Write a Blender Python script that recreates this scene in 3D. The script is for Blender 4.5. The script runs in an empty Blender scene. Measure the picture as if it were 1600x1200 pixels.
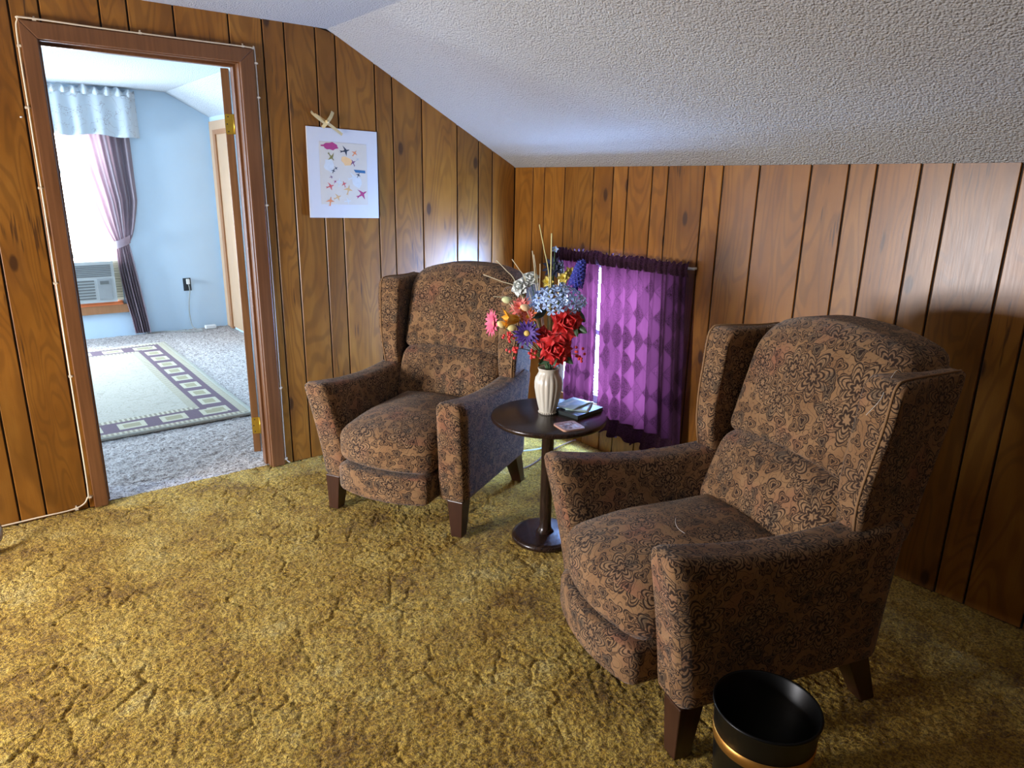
import bpy, bmesh, math, random
import numpy as np
from mathutils import Vector, Matrix, Quaternion
random.seed(7); np.random.seed(7)
scn = bpy.context.scene
COL = scn.collection
PI = math.pi

# ------------------------------------------------------------------ camera
CAM = Vector((-2.70135, -3.45825, 1.45))
yaw, pitch, roll, FPX = 0.664582632, 0.278623777, 0.0185974424, 1093.23528
fw = Vector((math.sin(yaw)*math.cos(pitch), math.cos(yaw)*math.cos(pitch), -math.sin(pitch)))
rt = Vector((math.cos(yaw), -math.sin(yaw), 0)); up = rt.cross(fw)
r2 = rt*math.cos(roll) + up*math.sin(roll); u2 = -rt*math.sin(roll) + up*math.cos(roll)
cd = bpy.data.cameras.new('camera'); cam = bpy.data.objects.new('camera', cd); COL.objects.link(cam)
cam.matrix_world = Matrix(((r2.x, u2.x, -fw.x, CAM.x), (r2.y, u2.y, -fw.y, CAM.y), (r2.z, u2.z, -fw.z, CAM.z), (0, 0, 0, 1)))
cd.sensor_fit = 'HORIZONTAL'; cd.sensor_width = 36.0; cd.lens = FPX/1600*36.0; cd.clip_start = 0.02
scn.camera = cam

# ------------------------------------------------------------------ world, daylight at the windows, exposure
w = bpy.data.worlds.new('sky'); scn.world = w; w.use_nodes = True
w.node_tree.nodes['Background'].inputs[0].default_value = (0.55, 0.72, 1.0, 1)
w.node_tree.nodes['Background'].inputs[1].default_value = 1.0
def window_light(name, loc, direction, sx, sy, power, color):
    l = bpy.data.lights.new(name, 'AREA'); l.shape = 'RECTANGLE'; l.size = sx; l.size_y = sy; l.energy = power; l.color = color
    o = bpy.data.objects.new(name, l); COL.objects.link(o); o.location = loc
    o.rotation_euler = Vector(direction).to_track_quat('-Z', 'Y').to_euler(); o.visible_camera = True
    return o
window_light('daylight_knee_window', (0.127, -0.840, 0.660), (-1, 0, 0), 0.78, 0.78, 480, (0.28, 0.50, 1.0))
window_light('daylight_bedroom_window', (-2.06, 4.13, 1.08), (0, -1, 0), 1.05, 1.62, 240, (0.72, 0.87, 1.0))
window_light('daylight_bedroom_side_window', (-4.83, 3.25, 0.85), (1, 0, 0), 0.9, 1.1, 330, (0.70, 0.85, 1.0))
window_light('daylight_opposite_knee_window', (-4.80, -1.00, 0.80), (1, 0, 0), 0.80, 0.80, 230, (0.97, 0.95, 0.98))
scn.view_settings.view_transform = 'Standard'; scn.view_settings.look = 'None'
scn.view_settings.gamma = 1.0; scn.view_settings.use_curve_mapping = False
scn.view_settings.exposure = 0.0
scn.cycles.use_denoising = True
scn.cycles.max_bounces = 8; scn.cycles.diffuse_bounces = 3; scn.cycles.transparent_max_bounces = 12
scn.cycles.sample_clamp_indirect = 6.0
try: scn.cycles.denoiser = 'OPENIMAGEDENOISE'
except Exception: pass

# ------------------------------------------------------------------ helpers
def link(name, me, parent=None, loc=None):
    o = bpy.data.objects.new(name, me); COL.objects.link(o)
    if parent is not None: o.parent = parent
    if loc is not None: o.location = loc
    return o
def empty(name, loc=(0, 0, 0), rz=0.0):
    o = bpy.data.objects.new(name, None); COL.objects.link(o); o.location = loc; o.rotation_euler = (0, 0, rz)
    o.empty_display_size = 0.05
    return o
def tag(o, label=None, cat=None, group=None, kind=None):
    if label: o['label'] = label
    if cat: o['category'] = cat
    if group: o['group'] = group
    if kind: o['kind'] = kind
    return o
def struct(o, label=None):
    o['kind'] = 'structure'
    if label: o['label'] = label
    return o
def mesh(name, V, F, mats=None, uv=None, smooth=True, midx=None, boxuv=False):
    me = bpy.data.meshes.new(name)
    me.from_pydata([tuple(v) for v in V], [], [tuple(f) for f in F])
    if mats is not None:
        for m in (mats if isinstance(mats, (list, tuple)) else [mats]): me.materials.append(m)
    n = len(me.polygons)
    me.polygons.foreach_set('use_smooth', [smooth]*n)
    if midx is not None: me.polygons.foreach_set('material_index', midx)
    if uv is not None:
        ul = me.uv_layers.new(name='UVMap')
        vi = np.empty(len(me.loops), dtype=np.int32); me.loops.foreach_get('vertex_index', vi)
        ul.data.foreach_set('uv', np.asarray(uv, dtype=np.float32)[vi].ravel())
    elif boxuv:
        ul = me.uv_layers.new(name='UVMap')
        for p in me.polygons:
            nx, ny, nz = (abs(c) for c in p.normal)
            for li in p.loop_indices:
                c = me.vertices[me.loops[li].vertex_index].co
                if nz >= nx and nz >= ny: q = (c.x, c.y)
                elif nx >= ny: q = (c.y + 0.37, c.z)
                else: q = (c.x, c.z + 0.21)
                ul.data[li].uv = q
    me.update()
    return me
def ob(name, V, F, mats=None, parent=None, loc=None, **k):
    return link(name, mesh(name, V, F, mats, **k), parent, loc)
def box_vf(x0, x1, y0, y1, z0, z1):
    V = [(x0,y0,z0),(x1,y0,z0),(x1,y1,z0),(x0,y1,z0),(x0,y0,z1),(x1,y0,z1),(x1,y1,z1),(x0,y1,z1)]
    F = [(0,3,2,1),(4,5,6,7),(0,1,5,4),(1,2,6,5),(2,3,7,6),(3,0,4,7)]
    return V, F
def join(parts):
    V = []; F = []
    for v, f in parts:
        b = len(V); V += [tuple(p) for p in v]; F += [tuple(i+b for i in q) for q in f]
    return V, F
def bevel_obj(o, wd, seg=2):
    m = o.modifiers.new('edge', 'BEVEL'); m.width = wd; m.segments = seg; m.limit_method = 'ANGLE'; m.angle_limit = 0.6
    return o
def box(name, x0, x1, y0, y1, z0, z1, m, parent=None, bev=0.0, loc=None):
    V, F = box_vf(x0, x1, y0, y1, z0, z1)
    o = ob(name, V, F, m, parent, loc, smooth=False, boxuv=True)
    if bev: bevel_obj(o, bev)
    return o
def grid_vf(fn, nu, nv, closeu=False):
    V = []; UV = []
    for j in range(nv+1):
        for i in range(nu if closeu else nu+1):
            V.append(fn(i/nu, j/nv)); UV.append((i/nu, j/nv))
    W = nu if closeu else nu+1
    F = []
    for j in range(nv):
        for i in range(nu):
            a = j*W+i; b = j*W+(i+1) % W if closeu else j*W+i+1
            F.append((a, b, b+W, a+W))
    return V, F, UV
def lathe_vf(prof, n=40, cap=True, mod=None):
    V = []; F = []
    for r, z in prof:
        for i in range(n):
            a = 2*PI*i/n; rr = r if mod is None else mod(r, z, a)
            V.append((rr*math.cos(a), rr*math.sin(a), z))
    for j in range(len(prof)-1):
        for i in range(n):
            F.append((j*n+i, j*n+(i+1) % n, (j+1)*n+(i+1) % n, (j+1)*n+i))
    if cap:
        F.append(tuple(reversed(range(n)))); F.append(tuple(range((len(prof)-1)*n, len(prof)*n)))
    return V, F
def smooth_path(pts, n=8):
    P = [Vector(p) for p in pts]; out = []
    for i in range(len(P)-1):
        p0 = P[max(i-1, 0)]; p1 = P[i]; p2 = P[i+1]; p3 = P[min(i+2, len(P)-1)]
        for k in range(n):
            t = k/n
            out.append(0.5*((2*p1)+(-p0+p2)*t+(2*p0-5*p1+4*p2-p3)*t*t+(-p0+3*p1-3*p2+p3)*t**3))
    out.append(P[-1]); return out
def tube_vf(pts, r, n=8, sm=6, taper=None):
    P = smooth_path(pts, sm) if sm else [Vector(p) for p in pts]
    V = []; F = []; ref = None
    for i, p in enumerate(P):
        t = (P[min(i+1, len(P)-1)]-P[max(i-1, 0)]).normalized()
        if ref is None: ref = t.orthogonal().normalized()
        ref = (ref - t*ref.dot(t)).normalized(); b = t.cross(ref)
        rr = r if taper is None else r*(1+(taper-1)*i/(len(P)-1))
        for k in range(n):
            a = 2*PI*k/n; V.append(p + ref*math.cos(a)*rr + b*math.sin(a)*rr)
    for i in range(len(P)-1):
        for k in range(n):
            F.append((i*n+k, i*n+(k+1) % n, (i+1)*n+(k+1) % n, (i+1)*n+k))
    F.append(tuple(reversed(range(n)))); F.append(tuple(range((len(P)-1)*n, len(P)*n)))
    return V, F
def tube(name, pts, r, m, parent=None, **k):
    V, F = tube_vf(pts, r, **k); return ob(name, V, F, m, parent)
def softbox(hx, hy, hz, r, n=10, deform=None, c=(0, 0, 0)):
    """box with rounded edges, n cells a side, then bent by deform(x,y,z)"""
    idx = {}; V = []; F = []
    def vid(p):
        k = tuple(int(round(q*10000)) for q in p)
        if k not in idx: idx[k] = len(V); V.append(p)
        return idx[k]
    lin = [math.sin((2*i/n-1)*PI/2)*0.35+(2*i/n-1)*0.65 for i in range(n+1)]
    for ax in range(3):
        for s in (-1, 1):
            for i in range(n):
                for j in range(n):
                    q = []
                    for a, b in ((i, j), (i+1, j), (i+1, j+1), (i, j+1)):
                        p = [0, 0, 0]; p[ax] = s; p[(ax+1) % 3] = lin[a]; p[(ax+2) % 3] = lin[b]; q.append(vid(tuple(p)))
                    F.append(tuple(q) if s > 0 else tuple(reversed(q)))
    out = []; H = (hx, hy, hz)
    for p in V:
        P = Vector((p[0]*hx, p[1]*hy, p[2]*hz))
        I = Vector([max(-(H[k]-min(r, H[k]*0.999)), min(H[k]-min(r, H[k]*0.999), P[k])) for k in range(3)])
        d = P-I
        if d.length > 1e-9: P = I + d.normalized()*min(r, d.length if d.length < r else r)
        x, y, z = P.x+c[0], P.y+c[1], P.z+c[2]
        out.append(deform(x, y, z) if deform else (x, y, z))
    return out, F

# ------------------------------------------------------------------ node helpers
class NT:
    def __init__(s, name):
        s.m = bpy.data.materials.new(name); s.m.use_nodes = True; s.t = s.m.node_tree; s.n = s.t.nodes
        s.bsdf = s.n['Principled BSDF']; s.out = s.n['Material Output']
    def node(s, typ, **k):
        nd = s.n.new(typ)
        for a, b in k.items(): setattr(nd, a, b)
        return nd
    def set(s, sock, v):
        if isinstance(v, bpy.types.NodeSocket): s.t.links.new(v, sock)
        elif v is not None:
            if isinstance(v, (tuple, list)) and len(v) == 3 and sock.type == 'RGBA': v = (*v, 1)
            sock.default_value = v
    def M(s, op, a, b=None, c=None, clamp=False):
        nd = s.node('ShaderNodeMath', operation=op, use_clamp=clamp)
        s.set(nd.inputs[0], a)
        if b is not None: s.set(nd.inputs[1], b)
        if c is not None: s.set(nd.inputs[2], c)
        return nd.outputs[0]
    def V(s, op, a, b=None, scale=None):
        nd = s.node('ShaderNodeVectorMath', operation=op)
        s.set(nd.inputs[0], a)
        if b is not None: s.set(nd.inputs[1], b)
        if scale is not None: s.set(nd.inputs['Scale'], scale)
        return nd.outputs['Value' if op in ('LENGTH', 'DOT_PRODUCT', 'DISTANCE') else 'Vector']
    def coord(s, kind='Object'): return s.node('ShaderNodeTexCoord').outputs[kind]
    def xyz(s, v):
        nd = s.node('ShaderNodeSeparateXYZ'); s.set(nd.inputs[0], v); return nd.outputs
    def vec(s, x=0.0, y=0.0, z=0.0):
        nd = s.node('ShaderNodeCombineXYZ')
        for i, q in enumerate((x, y, z)): s.set(nd.inputs[i], q)
        return nd.outputs[0]
    def noise(s, v, scale, detail=2.0, rough=0.5, out='Fac', dist=0.0):
        nd = s.node('ShaderNodeTexNoise'); s.set(nd.inputs['Vector'], v)
        nd.inputs['Scale'].default_value = scale; nd.inputs['Detail'].default_value = detail
        nd.inputs['Roughness'].default_value = rough; nd.inputs['Distortion'].default_value = dist
        return nd.outputs['Fac' if out == 'Fac' else 'Color']
    def voro(s, v, scale, feature='F1', dims='3D', rnd=1.0):
        nd = s.node('ShaderNodeTexVoronoi', feature=feature, voronoi_dimensions=dims)
        s.set(nd.inputs['Vector'], v); nd.inputs['Scale'].default_value = scale; nd.inputs['Randomness'].default_value = rnd
        return nd.outputs
    def ramp(s, f, stops, interp='LINEAR'):
        nd = s.node('ShaderNodeValToRGB'); nd.color_ramp.interpolation = interp; e = nd.color_ramp.elements
        while len(e) > 2: e.remove(e[-1])
        for i, (p, c) in enumerate(stops):
            el = e[i] if i < 2 else e.new(p)
            el.position = p; el.color = (*c, 1) if len(c) == 3 else c
        s.set(nd.inputs[0], f); return nd.outputs[0]
    def mix(s, f, a, b, typ='MIX'):
        nd = s.node('ShaderNodeMix', data_type='RGBA', blend_type=typ)
        s.set(nd.inputs[0], f); s.set(nd.inputs[6], a); s.set(nd.inputs[7], b); return nd.outputs[2]
    def step(s, v, lo, hi):   # smooth 0..1
        nd = s.node('ShaderNodeMapRange', interpolation_type='SMOOTHSTEP')
        s.set(nd.inputs[0], v); nd.inputs[1].default_value = lo; nd.inputs[2].default_value = hi; return nd.outputs[0]
    def bump(s, h, strength=0.5, dist=0.01):
        nd = s.node('ShaderNodeBump'); s.set(nd.inputs['Height'], h)
        nd.inputs['Strength'].default_value = strength; nd.inputs['Distance'].default_value = dist
        s.t.links.new(nd.outputs[0], s.bsdf.inputs['Normal']); return nd.outputs[0]
    def base(s, c, rough=None, **k):
        s.set(s.bsdf.inputs['Base Color'], c)
        if rough is not None: s.set(s.bsdf.inputs['Roughness'], rough)
        for a, b in k.items(): s.set(s.bsdf.inputs[a.replace('_', ' ')], b)
        return s.m
def plain(name, c, rough=0.5, var=0.12, scale=20.0, bump=0.0, bscale=200.0, **k):
    t = NT(name); P = t.coord('Object')
    f = t.noise(P, scale, 3)
    col = t.mix(f, tuple(q*(1-var) for q in c), tuple(min(1, q*(1+var)) for q in c))
    if bump: t.bump(t.noise(P, bscale, 2), bump, 0.004)
    return t.base(col, rough, **k)

# ------------------------------------------------------------------ materials
def mat_wood_panel():
    t = NT('birch_panel'); uv = t.coord('UV')
    rnd = t.node('ShaderNodeObjectInfo').outputs['Random']
    off = t.M('MULTIPLY', rnd, 61.0)
    x = t.xyz(uv)
    X = t.M('ADD', x[0], off); Y = t.M('ADD', x[1], t.M('MULTIPLY', rnd, 23.0))
    big = t.noise(t.vec(t.M('MULTIPLY', X, 5.5), t.M('MULTIPLY', Y, 1.1)), 1.0, 2.0, 0.45, dist=0.5)
    ring = t.M('SINE', t.M('MULTIPLY', big, 95.0))
    ring = t.step(ring, -0.2, 1.0)
    fine = t.noise(t.vec(t.M('MULTIPLY', X, 260.0), t.M('MULTIPLY', Y, 7.0)), 1.0, 3.0)
    cloud = t.noise(t.vec(t.M('MULTIPLY', X, 7.0), t.M('MULTIPLY', Y, 2.2)), 1.0, 3.0, 0.6)
    c = t.ramp(cloud, [(0.25, (0.172, 0.059, 0.007)), (0.5, (0.250, 0.095, 0.012)), (0.75, (0.328, 0.139, 0.023))])
    c = t.mix(t.M('MULTIPLY', ring, 0.42), c, (0.120, 0.045, 0.008))
    c = t.mix(t.M('MULTIPLY', t.step(fine, 0.45, 0.75), 0.22), c, (0.14, 0.055, 0.016))
    # dark mineral streaks in the veneer
    st = t.noise(t.vec(t.M('MULTIPLY', X, 75.0), t.M('MULTIPLY', Y, 5.0)), 1.0, 2.0)
    msk = t.noise(t.vec(t.M('MULTIPLY', X, 6.0), t.M('MULTIPLY', Y, 2.6), 4.0), 1.0, 1.0)
    sk = t.M('MULTIPLY', t.step(st, 0.58, 0.68), t.step(msk, 0.56, 0.66))
    c = t.mix(t.M('MULTIPLY', sk, 0.75), c, (0.045, 0.018, 0.008))
    # knots
    vk = t.voro(t.vec(t.M('MULTIPLY', X, 3.1), t.M('MULTIPLY', Y, 1.35)), 1.0, dims='2D')
    kn = t.M('SUBTRACT', 1.0, t.step(vk['Distance'], 0.030, 0.060))
    halo = t.M('SUBTRACT', 1.0, t.step(vk['Distance'], 0.06, 0.20))
    c = t.mix(t.M('MULTIPLY', halo, 0.35), c, (0.13, 0.050, 0.014))
    c = t.mix(t.M('MULTIPLY', kn, 0.8), c, (0.035, 0.014, 0.007))
    br = t.M('ADD', 0.80, t.M('MULTIPLY', rnd, 0.40))
    c = t.mix(1.0, c, t.vec(br, br, br), 'MULTIPLY')
    t.bump(fine, 0.08, 0.001)
    return t.base(c, t.M('ADD', 0.28, t.M('MULTIPLY', fine, 0.10)), Specular_IOR_Level=0.45)
M_PANEL = mat_wood_panel()
def mat_trim(name, a, b, rough=0.4):
    t = NT(name); P = t.coord('Object'); x = t.xyz(P)
    n1 = t.noise(t.vec(t.M('MULTIPLY', x[0], 90.0), t.M('MULTIPLY', x[1], 90.0), t.M('MULTIPLY', x[2], 3.0)), 1.0, 3.0)
    n2 = t.noise(P, 3.0, 2.0)
    f = t.M('ADD', t.M('MULTIPLY', n1, 0.7), t.M('MULTIPLY', n2, 0.3))
    t.bump(n1, 0.06, 0.001)
    return t.base(t.ramp(f, [(0.3, a), (0.7, b)]), rough)
M_TRIM = mat_trim('stained_casing', (0.115, 0.045, 0.016), (0.20, 0.082, 0.030), 0.35)
M_DOORW = mat_trim('stained_door', (0.125, 0.055, 0.020), (0.21, 0.098, 0.038), 0.35)
M_PALEWOOD = mat_trim('pale_door_veneer', (0.46, 0.29, 0.17), (0.56, 0.37, 0.23), 0.45)
M_ORWOOD = mat_trim('orange_closet_casing', (0.30, 0.125, 0.045), (0.40, 0.18, 0.07), 0.4)
M_LEG = mat_trim('dark_chair_leg', (0.030, 0.011, 0.006), (0.060, 0.022, 0.011), 0.32)
M_GROOVE = plain('groove_backing', (0.016, 0.008, 0.004), 0.8)
def mat_table():
    t = NT('espresso_table'); P = t.coord('Object'); x = t.xyz(P)
    n1 = t.noise(t.vec(t.M('MULTIPLY', x[0], 12.0), t.M('MULTIPLY', x[1], 160.0), t.M('MULTIPLY', x[2], 12.0)), 1.0, 3.0)
    t.bump(n1, 0.05, 0.001)
    return t.base(t.ramp(n1, [(0.3, (0.012, 0.006, 0.004)), (0.7, (0.038, 0.019, 0.012))]), 0.26)
M_TABLE = mat_table()
def mat_popcorn(name, c):
    t = NT(name); P = t.coord('Object')
    v = t.voro(P, 125.0)['Distance']; n = t.noise(P, 170.0, 3.0, 0.6); n2 = t.noise(P, 70.0, 2.0)
    h = t.M('ADD', t.M('ADD', t.M('MULTIPLY', t.M('SUBTRACT', 0.7, v), 0.7), t.M('MULTIPLY', n, 0.8)), t.M('MULTIPLY', n2, 0.5))
    t.bump(h, 1.0, 0.0075)
    return t.base(t.mix(n2, tuple(q*0.93 for q in c), c), 0.9, Specular_IOR_Level=0.2)
M_POP = mat_popcorn('popcorn_ceiling', (0.47, 0.46, 0.45))
M_POP2 = mat_popcorn('bedroom_ceiling', (0.60, 0.65, 0.70))
M_BLUE = plain('pale_blue_paint', (0.53, 0.67, 0.79), 0.7, 0.03, 6, 0.05, 150)
def mat_gold():
    t = NT('gold_shag'); P = t.coord('Object')
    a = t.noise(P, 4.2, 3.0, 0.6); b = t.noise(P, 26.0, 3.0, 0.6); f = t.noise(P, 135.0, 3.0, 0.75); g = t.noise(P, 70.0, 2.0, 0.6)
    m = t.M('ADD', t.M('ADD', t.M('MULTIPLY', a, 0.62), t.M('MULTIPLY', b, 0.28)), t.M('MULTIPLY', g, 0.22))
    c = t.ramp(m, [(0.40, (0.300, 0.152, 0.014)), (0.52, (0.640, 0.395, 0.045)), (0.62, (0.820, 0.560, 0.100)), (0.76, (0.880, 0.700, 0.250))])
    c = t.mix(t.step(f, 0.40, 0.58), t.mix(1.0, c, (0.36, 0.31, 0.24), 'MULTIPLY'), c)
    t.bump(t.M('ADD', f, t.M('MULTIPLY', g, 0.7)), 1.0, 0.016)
    return t.base(c, 0.95, Specular_IOR_Level=0.1, Sheen_Weight=0.15)
M_GOLD = mat_gold()
def mat_grey():
    t = NT('grey_carpet'); P = t.coord('Object')
    f = t.noise(P, 120.0, 3.0, 0.75); g = t.noise(P, 55.0, 2.0, 0.7); m = t.M('ADD', t.M('MULTIPLY', f, 0.6), t.M('MULTIPLY', g, 0.4))
    t.bump(m, 1.0, 0.012)
    return t.base(t.ramp(m, [(0.40, (0.17, 0.14, 0.13)), (0.50, (0.52, 0.475, 0.45)), (0.60, (0.72, 0.68, 0.65))]), 0.95, Specular_IOR_Level=0.1)
M_GREY = mat_grey()
def mat_paisley():
    t = NT('paisley_chenille'); uv = t.coord('UV')
    wn = t.noise(uv, 11.0, 2.0, 0.5, out='Color')
    wv = t.V('SCALE', t.V('SUBTRACT', wn, (0.5, 0.5, 0.5)), scale=0.030)
    p = t.V('ADD', uv, wv)
    def flower(scale, R, amp, k):
        v = t.voro(p, scale, dims='2D', rnd=0.75)
        loc = t.V('SUBTRACT', p, v['Position']); xx = t.xyz(loc)
        rnd = t.xyz(v['Color'])[0]
        th = t.M('ARCTAN2', xx[1], xx[0]); r = t.V('LENGTH', t.vec(xx[0], xx[1]))
        pet = t.M('COSINE', t.M('ADD', t.M('MULTIPLY', th, k), t.M('MULTIPLY', rnd, 6.28)))
        Rr = t.M('MULTIPLY', t.M('ADD', R, t.M('MULTIPLY', pet, amp)), t.M('ADD', 0.75, t.M('MULTIPLY', rnd, 0.5)))
        return t.M('DIVIDE', r, Rr), pet, rnd
    def line(q, c, wd): return t.M('SUBTRACT', 1.0, t.step(t.M('ABSOLUTE', t.M('SUBTRACT', q, c)), wd*0.45, wd))
    def mx(*a):
        o = a[0]
        for q in a[1:]: o = t.M('MAXIMUM', o, q)
        return o
    q1, pet1, r1 = flower(7.2, 0.050, 0.011, 7.0)
    q2, pet2, r2_ = flower(23.0, 0.0165, 0.0050, 3.0)
    in1 = t.M('SUBTRACT', 1.0, t.step(q1, 1.02, 1.12))
    big = mx(line(q1, 1.0, 0.060), line(q1, 0.80, 0.050), line(q1, 0.55, 0.075), line(q1, 0.28, 0.12))
    sep = t.M('MULTIPLY', t.step(t.M('MULTIPLY', pet1, -1.0), 0.80, 0.97), t.M('MULTIPLY', t.step(q1, 0.35, 0.45), in1))
    big = mx(big, t.M('MULTIPLY', sep, 0.9))
    small = mx(line(q2, 1.0, 0.15), line(q2, 0.66, 0.10), t.M('SUBTRACT', 1.0, t.step(q2, 0.28, 0.45)))
    small = t.M('MULTIPLY', small, t.M('SUBTRACT', 1.0, in1))
    sw = t.noise(p, 26.0, 1.0, 0.4)
    con = t.M('ABSOLUTE', t.M('SUBTRACT', t.M('FRACT', t.M('MULTIPLY', sw, 7.0)), 0.5))
    swl = t.M('MULTIPLY', t.M('SUBTRACT', 1.0, t.step(con, 0.03, 0.10)), 0.70)
    ln = mx(big, small, swl)
    weave = t.noise(uv, 420.0, 2.0, 0.7)
    zone = t.noise(uv, 5.0, 2.0)
    ground = t.ramp(zone, [(0.35, (0.230, 0.118, 0.050)), (0.52, (0.300, 0.168, 0.076)), (0.68, (0.280, 0.122, 0.064))])
    ground = t.mix(t.M('MULTIPLY', in1, 0.35), ground, (0.340, 0.215, 0.115))
    teal = t.M('MULTIPLY', t.step(r2_, 0.82, 0.90), t.M('SUBTRACT', 1.0, t.step(q2, 0.7, 1.0)))
    ground = t.mix(t.M('MULTIPLY', teal, 0.5), ground, (0.055, 0.058, 0.045))
    c = t.mix(t.M('MULTIPLY', ln, 0.94), ground, (0.020, 0.009, 0.006))
    c = t.mix(t.M('MULTIPLY', t.step(weave, 0.35, 0.7), 0.4), c, t.mix(1.0, c, (0.45, 0.42, 0.40), 'MULTIPLY'))
    t.bump(t.M('SUBTRACT', weave, t.M('MULTIPLY', ln, 0.6)), 0.5, 0.003)
    return t.base(c, 0.85, Specular_IOR_Level=0.25, Sheen_Weight=0.18, Sheen_Roughness=0.4)
M_FAB = mat_paisley()

# ================================================================== THE SETTING
XL = -4.65; YF = -5.0; YD = 3.95; ZC = 2.146; ZK = 1.546; XS = -1.156; ZC2 = 2.20
def vnoise(X, Y, s, seed):
    rs = np.random.RandomState(seed); G = rs.rand(128, 128)
    u = X*s; v = Y*s; i = np.floor(u).astype(int); j = np.floor(v).astype(int); fu = u-i; fv = v-j
    fu = fu*fu*(3-2*fu); fv = fv*fv*(3-2*fv); g = lambda a, b: G[a % 128, b % 128]
    return (g(i, j)*(1-fu)+g(i+1, j)*fu)*(1-fv)+(g(i, j+1)*(1-fu)+g(i+1, j+1)*fu)*fv
def cracks(X, Y, s, seed):
    rs = np.random.RandomState(seed); J = rs.rand(128, 128, 2)
    u = X*s; v = Y*s; i = np.floor(u).astype(int); j = np.floor(v).astype(int)
    d1 = np.full(X.shape, 9.0); d2 = np.full(X.shape, 9.0)
    for a in (-1, 0, 1):
        for b in (-1, 0, 1):
            q = J[(i+a) % 128, (j+b) % 128]
            d = np.hypot(i+a+q[..., 0]-u, j+b+q[..., 1]-v)
            n = np.minimum(d1, d); d2 = np.minimum(d2, np.maximum(d1, d)); d1 = n
    return d2-d1
def carpet(name, xs, ys, height, m):
    X, Y = np.meshgrid(xs, ys); Z = height(X, Y)
    nx, ny = len(xs), len(ys)
    co = np.stack([X, Y, Z], -1).reshape(-1, 3).astype(np.float32)
    I = np.arange(nx*ny).reshape(ny, nx)
    q = np.stack([I[:-1, :-1], I[:-1, 1:], I[1:, 1:], I[1:, :-1]], -1).reshape(-1, 4).astype(np.int32)
    me = bpy.data.meshes.new(name); me.vertices.add(len(co)); me.vertices.foreach_set('co', co.ravel())
    me.loops.add(q.size); me.loops.foreach_set('vertex_index', q.ravel())
    me.polygons.add(len(q)); me.polygons.foreach_set('loop_start', np.arange(0, q.size, 4, dtype=np.int32))
    me.polygons.foreach_set('loop_total', np.full(len(q), 4, dtype=np.int32))
    me.update(calc_edges=True); me.validate(); me.materials.append(m)
    me.polygons.foreach_set('use_smooth', [True]*len(me.polygons))
    return link(name, me)
def gold_h(X, Y):
    wx = X+0.05*(vnoise(X, Y, 9, 1)-0.5)+0.02*(vnoise(X, Y, 30, 2)-0.5); wy = Y+0.05*(vnoise(X, Y, 9, 3)-0.5)+0.02*(vnoise(X, Y, 30, 4)-0.5)
    c = cracks(wx, wy, 9.0, 5); g = np.clip(c/0.085, 0, 1); broken = np.clip((vnoise(X, Y, 8, 6)-0.36)*3.0, 0, 1)
    return -0.006-0.0055*(1-g*g*(3-2*g))*broken+0.0030*(vnoise(X, Y, 62, 7)-0.5)+0.0042*(vnoise(X, Y, 118, 8)-0.5)+0.004*vnoise(X, Y, 14, 9)
xs = np.concatenate([np.arange(-4.65, -2.95, 0.05), np.arange(-2.95, -0.02, 0.0052), [0.0, 0.02]])
ys = np.concatenate([np.arange(-5.0, -3.25, 0.05), np.arange(-3.25, 0.045, 0.0052)])
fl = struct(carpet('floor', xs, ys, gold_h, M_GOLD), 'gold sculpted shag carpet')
xs = np.concatenate([np.arange(-4.65, -2.5, 0.06), np.arange(-2.5, -0.60, 0.010)])
ys = np.arange(0.040, YD+0.02, 0.011)
f2 = struct(carpet('floor_bedroom', xs, ys, lambda X, Y: -0.006+0.007*(vnoise(X, Y, 60, 11)-0.5)+0.005*(vnoise(X, Y, 25, 12)-0.5), M_GREY), 'grey-beige plush carpet beyond the doorway')
box('floor_slab', XL-0.2, 0.3, YF-0.2, YD+0.2, -0.12, -0.04, M_GROOVE)['kind'] = 'structure'

DX0, DX1, DZ = -2.340, -1.588, 1.948        # clear door opening
HX0, HX1, HZ = DX0-0.02, DX1+0.02, DZ+0.02   # hole in the wall
def prism(poly, axis, a0, a1):
    """extrude a 2-D polygon: axis 'y' -> poly in (x,z); axis 'x' -> poly in (y,z)"""
    n = len(poly)
    P = (lambda p, a: (p[0], a, p[1])) if axis == 'y' else (lambda p, a: (a, p[0], p[1]))
    V = [P(p, a0) for p in poly]+[P(p, a1) for p in poly]
    F = [tuple(range(n)), tuple(reversed(range(n, 2*n)))]+[(i, i+n, (i+1) % n+n, (i+1) % n) for i in range(n)]
    return V, F
def ztop(x): return ZC if x <= XS else ZC+(x-XS)*(ZK-ZC)/(0-XS)
# back wall core (dark behind the panel joints, painted blue on the bedroom side)
def wall_piece(x0, x1, z0, z1s):
    return prism([(x0, z0), (x1, z0)]+z1s, 'y', 0.007, 0.108)
P = [wall_piece(XL, HX0, -0.05, [(HX0, 2.35), (XL, 2.35)]), wall_piece(HX1, 0.12, -0.05, [(0.12, 2.35), (HX1, 2.35)]),
     wall_piece(HX0, HX1, HZ, [(HX1, 2.35), (HX0, 2.35)])]
V, F = join(P)
wall_back = struct(ob('wall_back', V, F, M_GROOVE, smooth=False), 'orange-brown wood panelled wall with the doorway')
P = [prism([(XL, -0.05), (HX0, -0.05), (HX0, 2.35), (XL, 2.35)], 'y', 0.108, 0.116), prism([(HX1, -0.05), (0.12, -0.05), (0.12, 2.35), (HX1, 2.35)], 'y', 0.108, 0.116),
     prism([(HX0, HZ), (HX1, HZ), (HX1, 2.35), (HX0, 2.35)], 'y', 0.108, 0.116)]
V, F = join(P); struct(ob('wall_back_plaster', V, F, M_BLUE, smooth=False), 'blue painted bedroom face of the door wall')
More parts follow.
